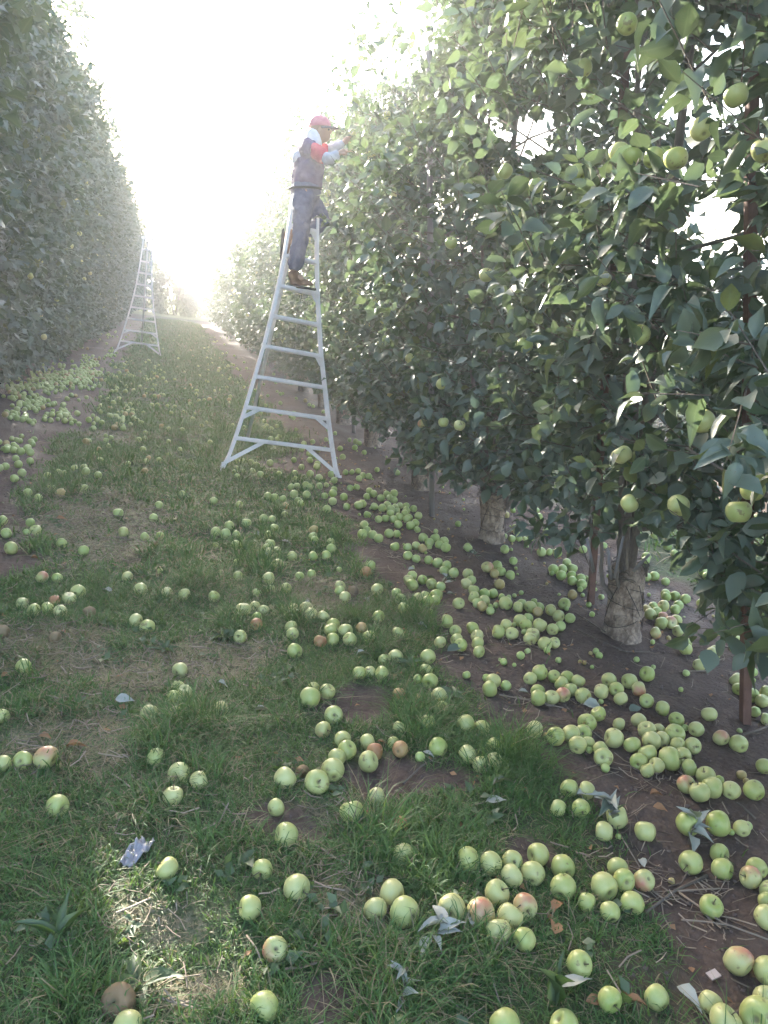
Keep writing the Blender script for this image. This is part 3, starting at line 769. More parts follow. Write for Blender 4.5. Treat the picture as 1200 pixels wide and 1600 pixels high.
APPLES = '''@ 185,1560,1.1,3 262,1355 197,1598,.9 448,1303 410,1354,.85 463,1386,1.05 391,1416,.9 429,1475,1,1 414,1566 587,1418 630,1326,.9 613,1394 633,1426,1.15 706,1417,1.08,1 752,1424,1.12,1 776,1395,1.03 734,1344 771,1352 800,1341,.9 842,1326 793,1363,.95 833,1357 880,1343 881,1376,1.05 820,1415,.95,1 796,1430,.95 778,1452 820,1467,.9 905,1502,.95 790,1592 884,1593 624,1592,.7
1081,1340 1125,1325,.9 1129,1351,.95 944,1378,1.1 966,1352,.9 974,1371,.95 1006,1371,1,1 988,1408,.95 917,1404,.75 954,1420,.8 1112,1409,.95 1179,1372,.95,1 1184,1352,.9 1199,1388,.9 1198,1403,.7 1198,1432 1155,1498,1.1,1 1198,1512 953,1553,1 1028,1548,1 1112,1566,.8 1132,1592,1.1 1190,1584,1.35 1197,1553,.9 1009,1293
35,1031 281,1041 278,1067,.8 287,1075,.9 272,1084,.9 233,1111 275,1112 243,1180,.9 280,1206 270,1243 5,1188 34,1183 70,1180,1.15,1 88,1251 0,1110,.8
461,1013 484,1088,1.2 490,1070,.8 511,1076 521,1113,1.05 504,1134,.9,1 345,1104,.85 562,1054 578,1052,.8 596,1054 535,1149 540,1168,1.05 527,1179 574,1153 575,1184,1.08 520,1204,1.15 495,1222,1.2 445,1217,1.05 472,1203,.7,3 588,1239,.85 549,1264,1.08 431,1262,.8 310,1220,.9 585,1168,.9,2
600,1027 618,1024 669,1032 666,1049 654,1064,.65 671,1065 686,1090 690,1105 688,1006 713,1002 720,1012 746,1008 748,1020 624,1082,.8,2 652,1091,.6,3 729,1130,1.1 752,1134,.9 669,1127,.95 624,1134,.75 614,1155,.7 625,1170,.85,2 685,1165,1.1 656,1181,.55 774,1161,1.05 735,1176,1.05 748,1186,.9 770,1185,.85 760,1061,.55 772,1065 789,1072,.7 765,1077 828,1060 846,1052,1.1 866,1056,.9 885,1058,.9 878,1067 841,1077 845,1090,1.05 862,1089,.95 876,1086,1,1 899,1082,.9 851,1011 865,1010,.85 854,1023,.5 828,1001 813,1030,.6 824,1024,.45 787,1040,.5 803,1046,.3 781,1037,.25 872,1035,.45 838,1139 872,1148 897,1153 900,1228 873,1258,.8 626,1281,.75,2 729,1057,.55
951,1065 939,1084 963,1079 970,1092,.9 984,1068,1.05 997,1079,1,1 1011,1059,1.05 1020,1049,.35 939,1096,.35 1010,1096,.9 1035,1106,.9 902,1066,.9 903,1083 935,1117,.95 918,1128,1.05 967,1129,.75 999,1121 1058,1124,.9 1108,1119,.95 1070,1136,.45 1087,1138 910,1144 903,1156 919,1160,.75 931,1164,.9 916,1167,.4 943,1178,1.05 946,1199,.5 966,1152,1.15 987,1162 1014,1141,1.05 1030,1141,.8 1020,1156,1.1 1052,1146,1.15 1036,1155,.9 1053,1161,.9 1044,1180,1.3 1066,1179,.95 1082,1164,.95 1000,1184 1012,1174 1026,1192,1,1 1012,1199,.75 1078,1196 1105,1207,1.05 1121,1216,.5 1077,1226,.95,1 1094,1235 1112,1232,1.1 1136,1236,.95 1178,1239,1.05 1130,1154,.95,1 1152,1159,1.05 1195,1193 1159,1208,.55,1 1075,1283,1.15 1126,1284,1.2 1152,1290,.8 1167,1290,.45 965,1268,1.1 908,1258,1 907,1229 945,1292,.9 1070,1010 1071,1019 1117,1018 1112,1027 1097,1033,.5 1107,1034,.6 1092,1044 1071,1060,.5 1063,1083,.35 1151,1062 1155,1076 1177,1087 1189,1095 1180,1114,.7 1197,1124,.75 1176,1054,.7 1195,1026 1197,1080,.8 931,1019,.5 936,1025,.55 994,1036,.45 906,1037,.3,2 913,1040,.3,2
1011,899 1022,899 1040,906 1041,926,.9 1041,932 1054,929 1071,935 1038,945,1.1,1 1060,943 1054,949 1096,938 1011,950,1,1 1021,946,.9 1025,953,.9 1020,960 1034,964,1.05,1 1034,973 1046,971,1,1 1056,969 1060,985 1024,994,1,1 1146,980 1152,1001 1100,890 1106,895 1117,891,.8 1111,876,.8 1082,880,.8 925,905,.85 906,900 905,907 907,916,.55 911,923,.4 940,930,.55 920,944,.5 925,964,.5 1144,1017,.5
621,739 720,748,.9 605,772 609,777 615,772 606,787 616,780 616,788 625,787 634,787 635,794 646,792 620,796 611,797 610,804 632,802 654,805 604,810 612,810 624,810 631,811 639,807 622,819 641,820 649,816 652,827,.75 610,832 619,832 661,837 680,837 671,844 686,849 694,845 697,855 671,852,.6 681,829,.6 617,852 637,854 650,851 660,856,1,1 637,867 650,870 731,851 789,857 802,872 670,871 685,876 697,880 694,889 709,894 731,894 737,905 729,912 762,885,1.1,1 777,881 782,890 774,892,.9,2 797,894 781,910,1,1 806,885,.35 644,900 645,914,1.05 660,904 675,910 689,917,.9 639,907 654,937 664,930 682,930,1.05 669,942 680,939 742,925 757,927 769,927,.9 784,931,.6 795,931,.45 741,937 746,946 756,942 753,952,1,1 765,959,.7 766,952,.45 789,946,1.15 776,949,.5 809,952 817,946 829,951 841,950 840,959,1,1 860,957 882,944,1.05 895,926,1,1 874,965 890,968 885,955,.4 835,934,.55 815,919,.45 804,926,.4 810,975 825,971 820,981 844,982,1.1 862,987 875,982 780,989,1.05 790,982 799,992 831,995,1.1 819,991,.45 739,982 746,991 699,974,1.05 712,985 716,946,.95 631,955 622,990 672,959,.5 626,935 619,926 716,814,.75 786,835,.7 801,837 807,830,.75 812,839,.8 819,841,.6 829,840,.8 855,830 846,860 859,860,.8 871,860 890,862,.6 886,875 895,882 865,887 879,884 877,897 895,897 899,905 862,894,.5
459,714 471,727 495,729 494,714,.8 484,716 496,721 485,739 499,747 461,747 461,739 517,740 522,752 522,766 510,760,.7 520,775 520,784 507,777 511,799 540,735 535,715 550,736,.8 561,734 567,740 561,747 577,742 589,735,.8 547,764 557,762 577,767 584,770 573,776 595,777 537,780 542,792 561,792 566,790 584,791 594,792 574,804 597,810 569,820 574,826 566,837,1.1 583,836 591,840 372,720 380,720 392,722 401,726 369,732 367,741 379,737 394,736 407,744 371,749,.8 422,721 436,741 455,764 464,760 485,764 478,759 499,762 460,775 479,776 466,785 470,791 420,777 429,779 441,781 446,794,1,2 445,804,.8 334,785 374,794,.8 412,812 425,812 429,826 419,835 385,819 358,824 339,832 350,834 369,835,.8 369,852 422,849 419,858 429,859 419,865 409,876 434,882,1.2 457,872 489,870 510,870 518,859 517,850,.8 491,832,1,1 489,840 492,846 371,880,.8 372,900,.9 337,852,.6 419,905,1.05 423,919 446,917 468,900,.9 487,898,.8 401,925,.8 334,930,.9 380,949,1.15 398,944 412,950 401,959,.8 400,970,.9,2 375,986,1 454,976 457,986 462,950 475,951 486,962 505,965,.9 521,975 517,984 539,986 520,996 547,998 565,982,1,2 578,995 591,967 531,915 531,924 539,934 552,926,1,3 589,922 579,886 572,894,1,2 500,999,.9,2 530,891,.5
21,702 47,706 25,717 47,722 29,729 9,733 0,735 35,742 23,752 43,769 60,779 75,747,.9 101,745 92,742,.8 117,737 132,734 135,742 154,746 80,765 95,771,1,1 132,765 157,720,.8 4,812 47,811 55,826 41,831,.6 9,830 16,851,1.1 96,848,.9 130,857 185,804 193,831 226,837 250,836,.8 249,795,.9 240,809,.9 250,893,.55 199,897 220,920 261,922 287,926 121,921,1.1 107,930 85,932,1,2 90,946 72,944 56,945 34,935,.9 66,901,1,1 89,902,.8 139,951,.9,3 212,964 230,974 4,982,.9,3 285,775,.8 85,989,.8,3'''
ap = []
for tok in APPLES.replace('@', ' ').split():
    q = tok.split(','); sc_ = float(q[2]) if len(q) > 2 else 1.0; c = int(q[3]) if len(q) > 3 else 0
    g = ground_at(float(q[0]), float(q[1]), .033*sc_); ap.append([g[0], g[1], sc_, c])
rng = np.random.default_rng(17)
BL = [(55, 605, 18, 9, 34), (110, 590, 24, 12, 95), (40, 600, 26, 16, 30), (75, 588, 18, 8, 22), (138, 568, 9, 9, 28), (148, 582, 5, 5, 12), (25, 617, 13, 10, 16), (60, 630, 11, 8, 13), (95, 645, 13, 6, 17), (30, 650, 12, 8, 11),
      (8, 568, 8, 6, 10), (172, 552, 5, 4, 10), (170, 520, 14, 8, 12), (45, 690, 12, 10, 5), (15, 690, 10, 8, 5), (220, 590, 38, 32, 55), (192, 652, 10, 12, 14), (300, 600, 45, 45, 34), (430, 640, 35, 20, 14),
      (480, 690, 35, 14, 14), (450, 600, 25, 14, 8), (340, 550, 12, 16, 12), (370, 580, 15, 12, 8), (60, 520, 30, 8, 0), (230, 700, 60, 20, 10), (150, 640, 30, 25, 16), (1050, 850, 60, 12, 12), (820, 800, 50, 20, 5)]
for (x, y, sx, sy, n) in BL:
    for _ in range(int(n*1.8)):
        qx = x+rng.normal(0, sx*1.05); qy = max(508, y+rng.normal(0, sy*1.0)); s_ = rng.uniform(.7, 1.05)
        g = ground_at(qx, qy, .033); ap.append([g[0], g[1], s_, 1 if rng.uniform() < .10 else 0])
# tiny windfalls (thinned fruitlets) scattered on the soil
for _ in range(120):
    x_ = rng.uniform(1.3, 3.2); y_ = rng.uniform(1.6, 9); ap.append([x_, y_, rng.uniform(.22, .40), 2 if rng.uniform() < .45 else 0])
AP = np.array(ap); n = len(AP)
AP[:, 2] = np.where(AP[:, 2] == 1.0, rng.uniform(.84, 1.06, n), AP[:, 2])
orig = AP[:, :2].copy()
for it in range(60):                                     # let touching apples settle side by side
    d = AP[:, None, :2]-AP[None, :, :2]; dist = np.hypot(d[..., 0], d[..., 1])+1e-9
    need = .0345*(AP[:, None, 2]+AP[None, :, 2]); ov = np.clip(need-dist, 0, None); np.fill_diagonal(ov, 0)
    AP[:, :2] += (d/dist[..., None]*ov[..., None]).sum(1)*.30
tr = [(o.location.x, o.location.y) for o in TREES['R']+TREES['L']]
for (tx, ty) in tr:                                      # none inside a trunk
    d = AP[:, :2]-np.array([tx, ty]); dd = np.hypot(d[:, 0], d[:, 1]); bad = dd < .15
    AP[bad, :2] = np.array([tx, ty])+d[bad]/(dd[bad][:, None]+1e-6)*.16
px, py, dep = project(np.column_stack([AP[:, 0], AP[:, 1], gz(AP[:, 0], AP[:, 1])+.03]))
size_px = AP[:, 2]/dep; infr = (px > -25) & (px < 1225) & (py < 1625)
order = np.argsort(-(size_px*infr)); first = order[:300]; rest = order[300:]
LM = [('the wire-tied trunk', 975, 975), ('the rusty post', 1167, 1120), ('the second right-row trunk', 755, 820), ("the near ladder's right foot", 530, 748), ("the near ladder's left foot", 350, 720),
      ('the white plastic scrap', 210, 1335), ('the upright leafy sprig', 955, 1285), ('the pale leafy sprig', 1075, 1300), ('the wilted grey sprig', 660, 1475), ('the upright dock leaf', 868, 1520),
      ('the broad green weed', 240, 1520), ('the bare soil hollow', 640, 1215), ('the big green fallen leaf', 703, 1020), ('the third right-row trunk', 650, 750), ('the orange rotting leaves', 85, 815), ('the long pale fallen leaf', 400, 833),
      ('the grey fallen leaf', 477, 938), ('the dark curled leaf', 480, 1200), ('the bent dry twig', 1060, 1390), ('the small pale leaf', 345, 1030)]
bins = {}
for i in first:
    best = min(range(len(LM)), key=lambda k: math.hypot(px[i]-LM[k][1], py[i]-LM[k][2])); dx = px[i]-LM[best][1]; dy = py[i]-LM[best][2]
    dr = ('right of' if dx > 0 else 'left of') if abs(dx) > abs(dy) else ('in front of' if dy > 0 else 'behind')
    bins.setdefault((best, dr), []).append((math.hypot(dx, dy), i))
def ordn(k):
    if k < 30: return ORD[k]
    return 'thirty-'+ORD[k-30] if k > 30 else 'thirty-first'
rng = np.random.default_rng(19)
CN = ['green', 'red-blushed green', 'orange', 'brown rotting']
for (b_, dr), L in bins.items():
    L.sort()
    for k, (_, i) in enumerate(L):
        x, y, s_, c = AP[i]; c = int(c); gr_ = float(grass_amount(np.array([x]), np.array([y]))[0]) > .5
        szw = 'tiny ' if s_ < .5 else ('small ' if s_ < .82 else ('large ' if s_ > 1.12 else ''))
        lab = '%s%s fallen apple on %s, %s nearest %s %s' % (szw, CN[c], 'grass' if gr_ else 'soil', ORD[k] if k < 30 else 'thirty-first', dr, LM[b_][0])
        lab = lab.replace('first nearest', 'nearest one')
        big = size_px[i] > .26
        me = (AP_HI if big else AP_MID)[c][int(rng.integers(0, 3 if big else 2))]
        o = link('apple', me, None, (x, y, gz1(x, y)+.0335*s_-.004-(.004 if gr_ else 0)), label=lab, category='apple', group='apples fallen on the grass' if gr_ else 'apples fallen on the soil')
        o.rotation_euler = (rng.uniform(-1.9, 1.9), rng.uniform(-1.9, 1.9), rng.uniform(0, 6.28)); o.scale = (s_, s_, s_*rng.uniform(.92, 1.05))
        if size_px[i] > .30 and rng.uniform() < .6: link('stalk', STALK, o)
# the many smaller ones further off
for sp, nm in ((AP[rest][:, 3] < 1, 'green'), (AP[rest][:, 3] >= 1, 'blushed')):
    Q = AP[rest][sp]; V0, F0 = apple_np(9, 7, rng); parts = []
    zz = gz(Q[:, 0], Q[:, 1])
    for (x, y, s_, c), z in zip(Q, zz):
        e = Euler((rng.uniform(-1.6, 1.6), rng.uniform(-1.6, 1.6), rng.uniform(0, 6))).to_matrix(); parts.append((V0@np.array(e).T*s_+np.array([x, y, z+.029*s_]), F0))
    V, F = join_np(parts)
    m = bpy.data.materials.get('distant_apple_'+nm)
    mm = M('distant_apple_'+nm, .4, .45); t = mm.noise(mm.pos(), 14, 2); mm.col(mm.mix(mm.rng(t, .35, .65), (.32, .40, .10), (.44, .49, .19)) if nm == 'green' else mm.mix(t, (.44, .28, .12), (.40, .36, .12)))
    link('fallen_apples', mesh_np('fallen_apples', V, F, mm.m), kind='stuff', label='hundreds of small %s windfall apples further down the lane' % nm, category='apples')

# hanging apples, parts of their trees
HANG = [(980, 38, 1.55), (912, 107, 1.55), (1096, 202, 1.5), (968, 239, 1.45), (989, 243, 1.42), (1021, 247, 1.5), (1056, 248, 1.45), (903, 270, 1.5), (838, 290, 1.5), (1196, 235, 1.5), (805, 333, 1.5), (790, 268, 1.55), (1098, 659, 1.32), (972, 711, 1.4),
        (1182, 738, 1.22), (1176, 766, 1.2), (1154, 800, 1.22), (1000, 524, 1.42), (983, 787, 1.45), (1150, 150, 1.5), (690, 600, 1.5), (693, 660, 1.4), (660, 662, 1.45), (718, 665, 1.42), (1060, 790, 1.35), (940, 435, 1.5), (560, 457, 1.5), 
        (760, 430, 1.45), (820, 540, 1.45), (640, 560, 1.45), (600, 500, 1.45), (705, 380, 1.5), ]
rng = np.random.default_rng(23)
cand = [(Vector(at_X(x, y, 1.58+.1*(X-1.4)+(.04 if x > 1050 and y > 500 else 0))), 0) for x, y, X in HANG]
for k in range(150):
    y_ = rng.uniform(5.5, 26); cand.append((Vector((rng.uniform(1.55, 1.9), y_, rng.uniform(.65, 3.4))), 1))
for k in range(110):
    y_ = rng.uniform(9, 28); z_ = rng.uniform(.9, 4.5); cand.append((Vector((-2.22+.72+.32*float(sstep(1.2, 3.6, z_))*1+rng.uniform(-.1, .12), y_, z_)), 2))
for P_, fr in cand:
    Ts = TREES['L'] if fr == 2 else TREES['R']
    t = min(Ts, key=lambda o: abs(o.location.y-P_.y))
    c = 1 if rng.uniform() < .06 else 0
    o = link('apple', (AP_HI if fr == 0 else AP_MID)[c][int(rng.integers(0, 2))], t, None)
    s_ = rng.uniform(.92, 1.06)
    loc = P_-t.location
    if t.rotation_euler.z: loc = Vector((-loc.x, -loc.y, loc.z))
    loc.z /= t.scale.z
    o.location = loc; o.scale = (s_, s_, s_/t.scale.z); o.rotation_euler = (rng.uniform(-1.0, 1.0), rng.uniform(-.7, .7), rng.uniform(0, 6.28))
    if fr == 0: link('stalk', STALK, o)

# ------------------------------------------------------------------ orchard ladders (flared, three-legged)
WID = [(0, 1.34), (.10, 1.24), (.30, 1.12), (.60, .96), (.90, .82), (1.20, .68), (1.50, .57), (1.80, .475), (2.10, .40), (2.40, .345), (2.70, .305), (3.02, .28)]
LWS = [1.0]
def lad_w(s): return LWS[0]*float(np.interp(s, [a for a, _ in WID], [b_ for _, b_ in WID]))
def ladder(loc, bdir, tilt, label, nr=10, pole=1.35, roll=0.0, ws=1.0, sc=1.0):
    """bdir = horizontal direction from the left to the right foot; the pole stands on the far side"""
    LWS[0] = ws
    t = empty('orchard_ladder', loc, label, 'ladder', 'aluminium orchard ladders in the lane')
    bx = np.array([bdir[0], bdir[1], 0.0]); bx /= np.linalg.norm(bx); nrm = np.array([-bx[1], bx[0], 0])
    bx = unit(bx+np.array([0, 0, roll])); ax = unit(nrm*math.sin(tilt)+np.array([0, 0, math.cos(tilt)])); ax = unit(ax-bx*(ax@bx)); out = np.cross(bx, ax)   # towards the climber
    def P(s, w, o=0): return bx*w+ax*s*sc+out*o
    for sg in (-1, 1):
        ss = np.linspace(.0, 3.02, 26); prev = None; parts = []
        pts = [P(s, sg*lad_w(s)/2) for s in ss]
        # channel-section stile: web and two flanges, swept along the flare
        def sweep(wx, wy, off_in, off_out):
            V = []
            for i, p in enumerate(pts):
                tg = unit(pts[min(i+1, 25)]-pts[max(i-1, 0)]); inn = unit(np.cross(tg, out))*(-sg)*-1
                inn = unit(-bx*sg - tg*((-bx*sg)@tg))
                c = p+inn*off_in+out*off_out
                for a, b_ in ((-1, -1), (1, -1), (1, 1), (-1, 1)): V.append(c+inn*a*wx/2+out*b_*wy/2)
            F = []
            for i in range(25):
                for k in range(4): F.append((i*4+k, i*4+(k+1) % 4, i*4+4+(k+1) % 4, i*4+4+k))
            F += [(0, 3, 2, 1), (100, 101, 102, 103)]
            return np.array(V), [np.array(F)]
        parts = [sweep(.006, .058, 0, 0), sweep(.022, .005, .014, .0265), sweep(.022, .005, .014, -.0265)]
        V, F = join_np(parts); so = link('stile', mesh_np('stile', V, F, MAT['alu'], smooth=False), t)
        V, F = box_np(P(-.06, sg*(lad_w(0)/2+.012)), P(.05, sg*(lad_w(0)/2-.006)), .012, .05, bx); link('foot_spike', mesh_np('foot_spike', V, F, MAT['alu'], smooth=False), so)
    for k in range(nr):
        s = .30+.30*k; w = lad_w(s)-.012
        parts = [box_np(P(s, -w/2), P(s, w/2), .060, .005, out), box_np(P(s-.015, -w/2, .0275), P(s-.015, w/2, .0275), .025, .004, ax), box_np(P(s-.015, -w/2, -.0275), P(s-.015, w/2, -.0275), .025, .004, ax)]
        for g_ in (-.018, 0, .018): parts.append(box_np(P(s+.004, -w/2+.01, g_), P(s+.004, w/2-.01, g_), .004, .003, out))
        V, F = join_np(parts); link('rung', mesh_np('rung', V, F, MAT['alu'], smooth=False), t)
    for s, dx, ds in ((.30, .27, .25), (.60, .13, .12)):          # corner braces under the two lowest steps
        for sg in (-1, 1):
            V, F = box_np(P(s-.02, sg*(lad_w(s)/2-dx), .012), P(s-ds, sg*(lad_w(s-ds)/2-.004), .012), .036, .005, ax); link('brace', mesh_np('brace', V, F, MAT['alu'], smooth=False), t)
    for s in (1.20, 1.80, 2.4):
        V, F = box_np(P(s-.02, lad_w(s)/2-.06, .0), P(s-.10, lad_w(s)/2-.006, .0), .03, .004, ax); link('brace', mesh_np('brace', V, F, MAT['alu'], smooth=False), t)
    top = P(3.02, 0); parts = [box_np(P(3.0, -.15), P(3.0, .15), .11, .006, out), box_np(P(2.97, -.14, .05), P(2.97, .14, .05), .05, .005, ax)]
    V, F = join_np(parts); link('top_plate', mesh_np('top_plate', V, F, MAT['alu'], smooth=False), t)
    a = P(2.93, 0, -.03); b_ = nrm*pole*1.0; b_ = b_+nrm*.35; b_[2] = -CROSS*b_[0]
    V, F = tube_np([a, a+(b_-a)*.5, b_], [.021]*3, 12); po = link('tripod_pole', mesh_np('tripod_pole', V, F, MAT['alu']), t)
    V, F = tube_np([b_+(a-b_)*.004, b_-(a-b_)*.02], [.026, .022], 10); link('pole_tip', mesh_np('pole_tip', V, F, MAT['rubber']), po)
    return t, P, bx, ax, out
LAD, LP, LBX, LAX, LOUT = ladder((.903, 7.108, gz1(.903, 7.108)), (math.cos(.101), math.sin(.101)), .273, 'tall silver tripod ladder the picker is standing on, beside the right row', roll=-.197, ws=.863, sc=.989)
ladder((-.798, 18.832, gz1(-.798, 18.832)), (1.0, -.003), .214, 'empty silver tripod ladder standing far down the lane by the left row', roll=-.158, ws=.767, sc=.882)

# ------------------------------------------------------------------ the picker on the near ladder
D0 = float((np.array(LAD.location)+LP(1.8, 0)-np.array([0, 0, CAM_H]))@_f)
rungP = [Vector(np.array(LAD.location)+LP(.3+.3*k, 0)) for k in range(10)]
PORG = rungP[5]+Vector((0, 0, .006))
def J(x, y, dd=0.0): return at_depth(x, y, D0+dd)-PORG
def skin(chains, sub=2, extra=None, voxel=None, name='s', smooth=6, fold=0.0):
    """chains: list of [(Vector, radius), ...]; chains meet where they overlap; fused by a voxel remesh"""
    objs = []
    bm = bmesh.new()
    for ch in chains:
        b2 = bmesh.new(); vs = [b2.verts.new(p) for p, _ in ch]
        for a, c in zip(vs, vs[1:]): b2.edges.new((a, c))
        me = bpy.data.meshes.new('tmp'); b2.to_mesh(me); b2.free()
        o = bpy.data.objects.new('tmp', me); COL.objects.link(o)
        sk = o.modifiers.new('s', 'SKIN'); 
        if not me.skin_vertices: bpy.context.view_layer.update()
        sv = me.skin_vertices[0].data if me.skin_vertices else None
        for i, (_, r_) in enumerate(ch): sv[i].radius = (r_, r_) if not isinstance(r_, tuple) else r_; sv[i].use_root = (i == 0)
        ss = o.modifiers.new('u', 'SUBSURF'); ss.levels = sub
        dg = bpy.context.evaluated_depsgraph_get(); e = o.evaluated_get(dg); m2 = e.to_mesh(); bm.from_mesh(m2); e.to_mesh_clear()
        bpy.data.objects.remove(o); bpy.data.meshes.remove(me)
    for (c, rx, R) in (extra or []):
        mt = Matrix.Translation(c) @ R.to_4x4() @ Matrix.Diagonal((*rx, 1)); bmesh.ops.create_uvsphere(bm, u_segments=20, v_segments=14, radius=1, matrix=mt)
    me = bpy.data.meshes.new(name); bm.to_mesh(me); bm.free()
    if voxel:
        o = bpy.data.objects.new('tmp', me); COL.objects.link(o); rm = o.modifiers.new('r', 'REMESH'); rm.mode = 'VOXEL'; rm.voxel_size = voxel
        sm = o.modifiers.new('sm', 'SMOOTH'); sm.iterations = smooth; sm.factor = .5
        if fold:
            tx = bpy.data.textures.new('cloth', 'CLOUDS'); tx.noise_scale = .055; dm = o.modifiers.new('d', 'DISPLACE'); dm.texture = tx; dm.strength = fold; dm.mid_level = .5
        dg = bpy.context.evaluated_depsgraph_get(); m2 = bpy.data.meshes.new_from_object(o.evaluated_get(dg)); bpy.data.objects.remove(o); me = m2; me.name = name
    me.polygons.foreach_set('use_smooth', np.ones(len(me.polygons), bool)); return me
def cloth(name, c1, c2, rough=.85, sc=18):
    m = M(name, rough, .2); n = m.noise(m.coord('Object'), sc, 4); m.col(m.mix(m.rng(n, .35, .65), c1, c2)); m.bump(m.noise(m.coord('Object'), 30, 3), .5, .01); return m.m
SKIN = M('skin', .5, .4); SKIN.col((.38, .22, .15)); SKIN = SKIN.m
TROU = cloth('denim_trousers', (.085, .095, .16), (.13, .14, .21)); VEST = cloth('dark_plum_vest', (.085, .06, .12), (.15, .11, .18), sc=9)
SHIRT = cloth('grey_sleeves', (.42, .42, .50), (.56, .56, .62)); RED = cloth('red_shirt', (.50, .045, .075), (.62, .08, .11)); CAPM = cloth('red_cap_cloth', (.52, .17, .20), (.60, .22, .25))
BOOT = cloth('brown_boot_leather', (.15, .075, .04), (.24, .125, .07), .55); SOLE = MAT['rubber']; HOOD = cloth('pale_neck_cloth', (.62, .60, .64), (.74, .72, .76)); BRIM = cloth('dark_brim', (.09, .07, .08), (.13, .10, .11))
per = empty('person', PORG, 'person picking apples on the near ladder in red cap, plum vest and blue trousers', 'person')
Fw = Vector((float(_r[0]), float(_r[1]), 0)).normalized()          # facing to the right of the picture, into the trees
Lt = Vector((-Fw.y, Fw.x, 0))                                        # away from the camera
Up = Vector((0, 0, 1))
# joints
pel = J(477, 303); wst = J(481, 278); chest = J(484, 248); nk = J(492, 222); hd = J(500, 204)
shN = J(492, 236, -.17); elN = J(512, 250, -.22); wrN = J(531, 240, -.20)
shF = J(493, 234, .17); elF = J(516, 236, .22); wrF = J(538, 222, .20)
hpN = J(474, 308, -.09); knN = J(471, 364, -.08); anN = J(458, 421, -.05)
hpF = J(480, 308, .09); knF = J(509, 350, .14); anF = J(460, 366, .16)
anN.z = .112
def fingers(w, dirn, side):
    """palm and five curled fingers, each with its own length"""
    out = []; d = dirn.normalized(); s = (side-d*side.dot(d)).normalized(); dn = d.cross(s); dn = dn if dn.z < 0 else -dn
    pc = w+d*.055; out.append([(w-d*.03, .026), (w+d*.02, (.024, .034)), (w+d*.075, (.017, .038))])
    for k, (o_, L_) in enumerate(((-.028, .062), (-.010, .074), (.009, .070), (.027, .054))):
        a = w+d*.078+s*o_; out.append([(a-d*.02, .0105), (a+d*L_*.45, .0095), (a+d*L_*.75+dn*L_*.35, .009), (a+d*L_*.80+dn*L_*.70, .0075)])
    a = w+d*.02-s*.026; out.append([(a, .012), (a-s*.026+d*.022, .0105), (a-s*.030+d*.050+dn*.012, .009)])
    return out
hdirN = (J(541, 236, -.20)-wrN).normalized(); hdirF = (J(549, 213, .20)-wrF).normalized()
Rh = Matrix((Fw, Lt, Up)).transposed()
headM = Rh
ex = [(hd, (.095, .075, .118), headM), (hd+Fw*.045-Up*.055, (.05, .048, .05), headM), (hd+Fw*.098-Up*.012, (.018, .012, .022), headM), (hd+Fw*.084-Up*.048, (.016, .024, .007), headM), (hd+Fw*.084-Up*.060, (.014, .022, .007), headM),
      (hd+Fw*.086+Up*.020, (.012, .050, .009), headM), (hd-Lt*.076-Up*.01-Fw*.005, (.018, .009, .030), headM), (hd+Lt*.076-Up*.01-Fw*.005, (.018, .009, .030), headM)]
body = skin([[(pel, .12), (wst, .115), (chest, .125), (nk-Up*.03, .07), (nk, .052), (hd-Up*.04, .05)],
             [(chest+Up*.05, .08), (shN, .055), (elN, .042), (wrN, .030)], [(chest+Up*.05, .08), (shF, .055), (elF, .042), (wrF, .030)],
             [(pel, .11), (hpN, .10), (knN, .062), (anN, .043), (anN+Fw*.10-Up*.04, .035)], [(pel, .11), (hpF, .10), (knF, .062), (anF, .043), (anF-Fw*.03-Up*.10, .035)]] + fingers(wrN, hdirN, Up*.6+Lt) + fingers(wrF, hdirF, Up*.6-Lt),
            2, ex, .0075, 'body', 2)
body.materials.clear(); body.materials.append(SKIN); link('body', body, per)
def gar(name, mesh, mat, parent=per): mesh.materials.clear(); mesh.materials.append(mat); return link(name, mesh, parent)
# eyes
for sg in (-1, 1):
    bm = bmesh.new(); bmesh.ops.create_uvsphere(bm, u_segments=10, v_segments=8, radius=.011, matrix=Matrix.Translation(hd+Fw*.083+Lt*.03*sg+Up*.004)); me = bpy.data.meshes.new('eye'); bm.to_mesh(me); bm.free(); gar('eye', me, MAT['rubber'])
gar('trousers', skin([[(wst-Up*.02, .148), (pel, .160), (pel-Up*.07, .14)], [(pel-Up*.02, .13), (hpN, .118), (hpN.lerp(knN, .5), .098), (knN, .084), (knN.lerp(anN, .6), .080), (anN+Up*.03, .074)],
      [(pel-Up*.02, .13), (hpF, .115), (hpF.lerp(knF, .55), .10), (knF, .088), (knF.lerp(anF, .6), .076), (anF+Fw*.02, .070)]], 2, None, .011, 'trousers', 3, .030), TROU)
gar('vest', skin([[(pel+Up*.0-Fw*.01, .160), (wst, .152), (wst.lerp(chest, .5), .158), (chest, .160), (chest+Up*.09, .12), (nk-Up*.03, .072)]], 2, [(chest+Up*.06-Lt*.1, (.09, .09, .10), headM), (chest+Up*.06+Lt*.1, (.09, .09, .10), headM)], .011, 'vest', 3, .034), VEST)
gar('shirt_sleeve', skin([[(shN-Fw*.04, .082), (shN+Up*.005, .086), (shN.lerp(elN, .55), .078), (shN.lerp(elN, .85), .070)]], 2, None, .010, 'shirt_sleeve', 3, .02), RED)
gar('shirt_sleeve', skin([[(shF-Fw*.04, .082), (shF, .086), (shF.lerp(elF, .55), .078), (shF.lerp(elF, .85), .070)]], 2, None, .010, 'shirt_sleeve', 3, .02), RED)
gar('undersleeve', skin([[(shN.lerp(elN, .6), .062), (elN, .062), (elN.lerp(wrN, .5), .056), (wrN, .044)]], 2, None, .009, 'undersleeve', 2, .018), SHIRT)
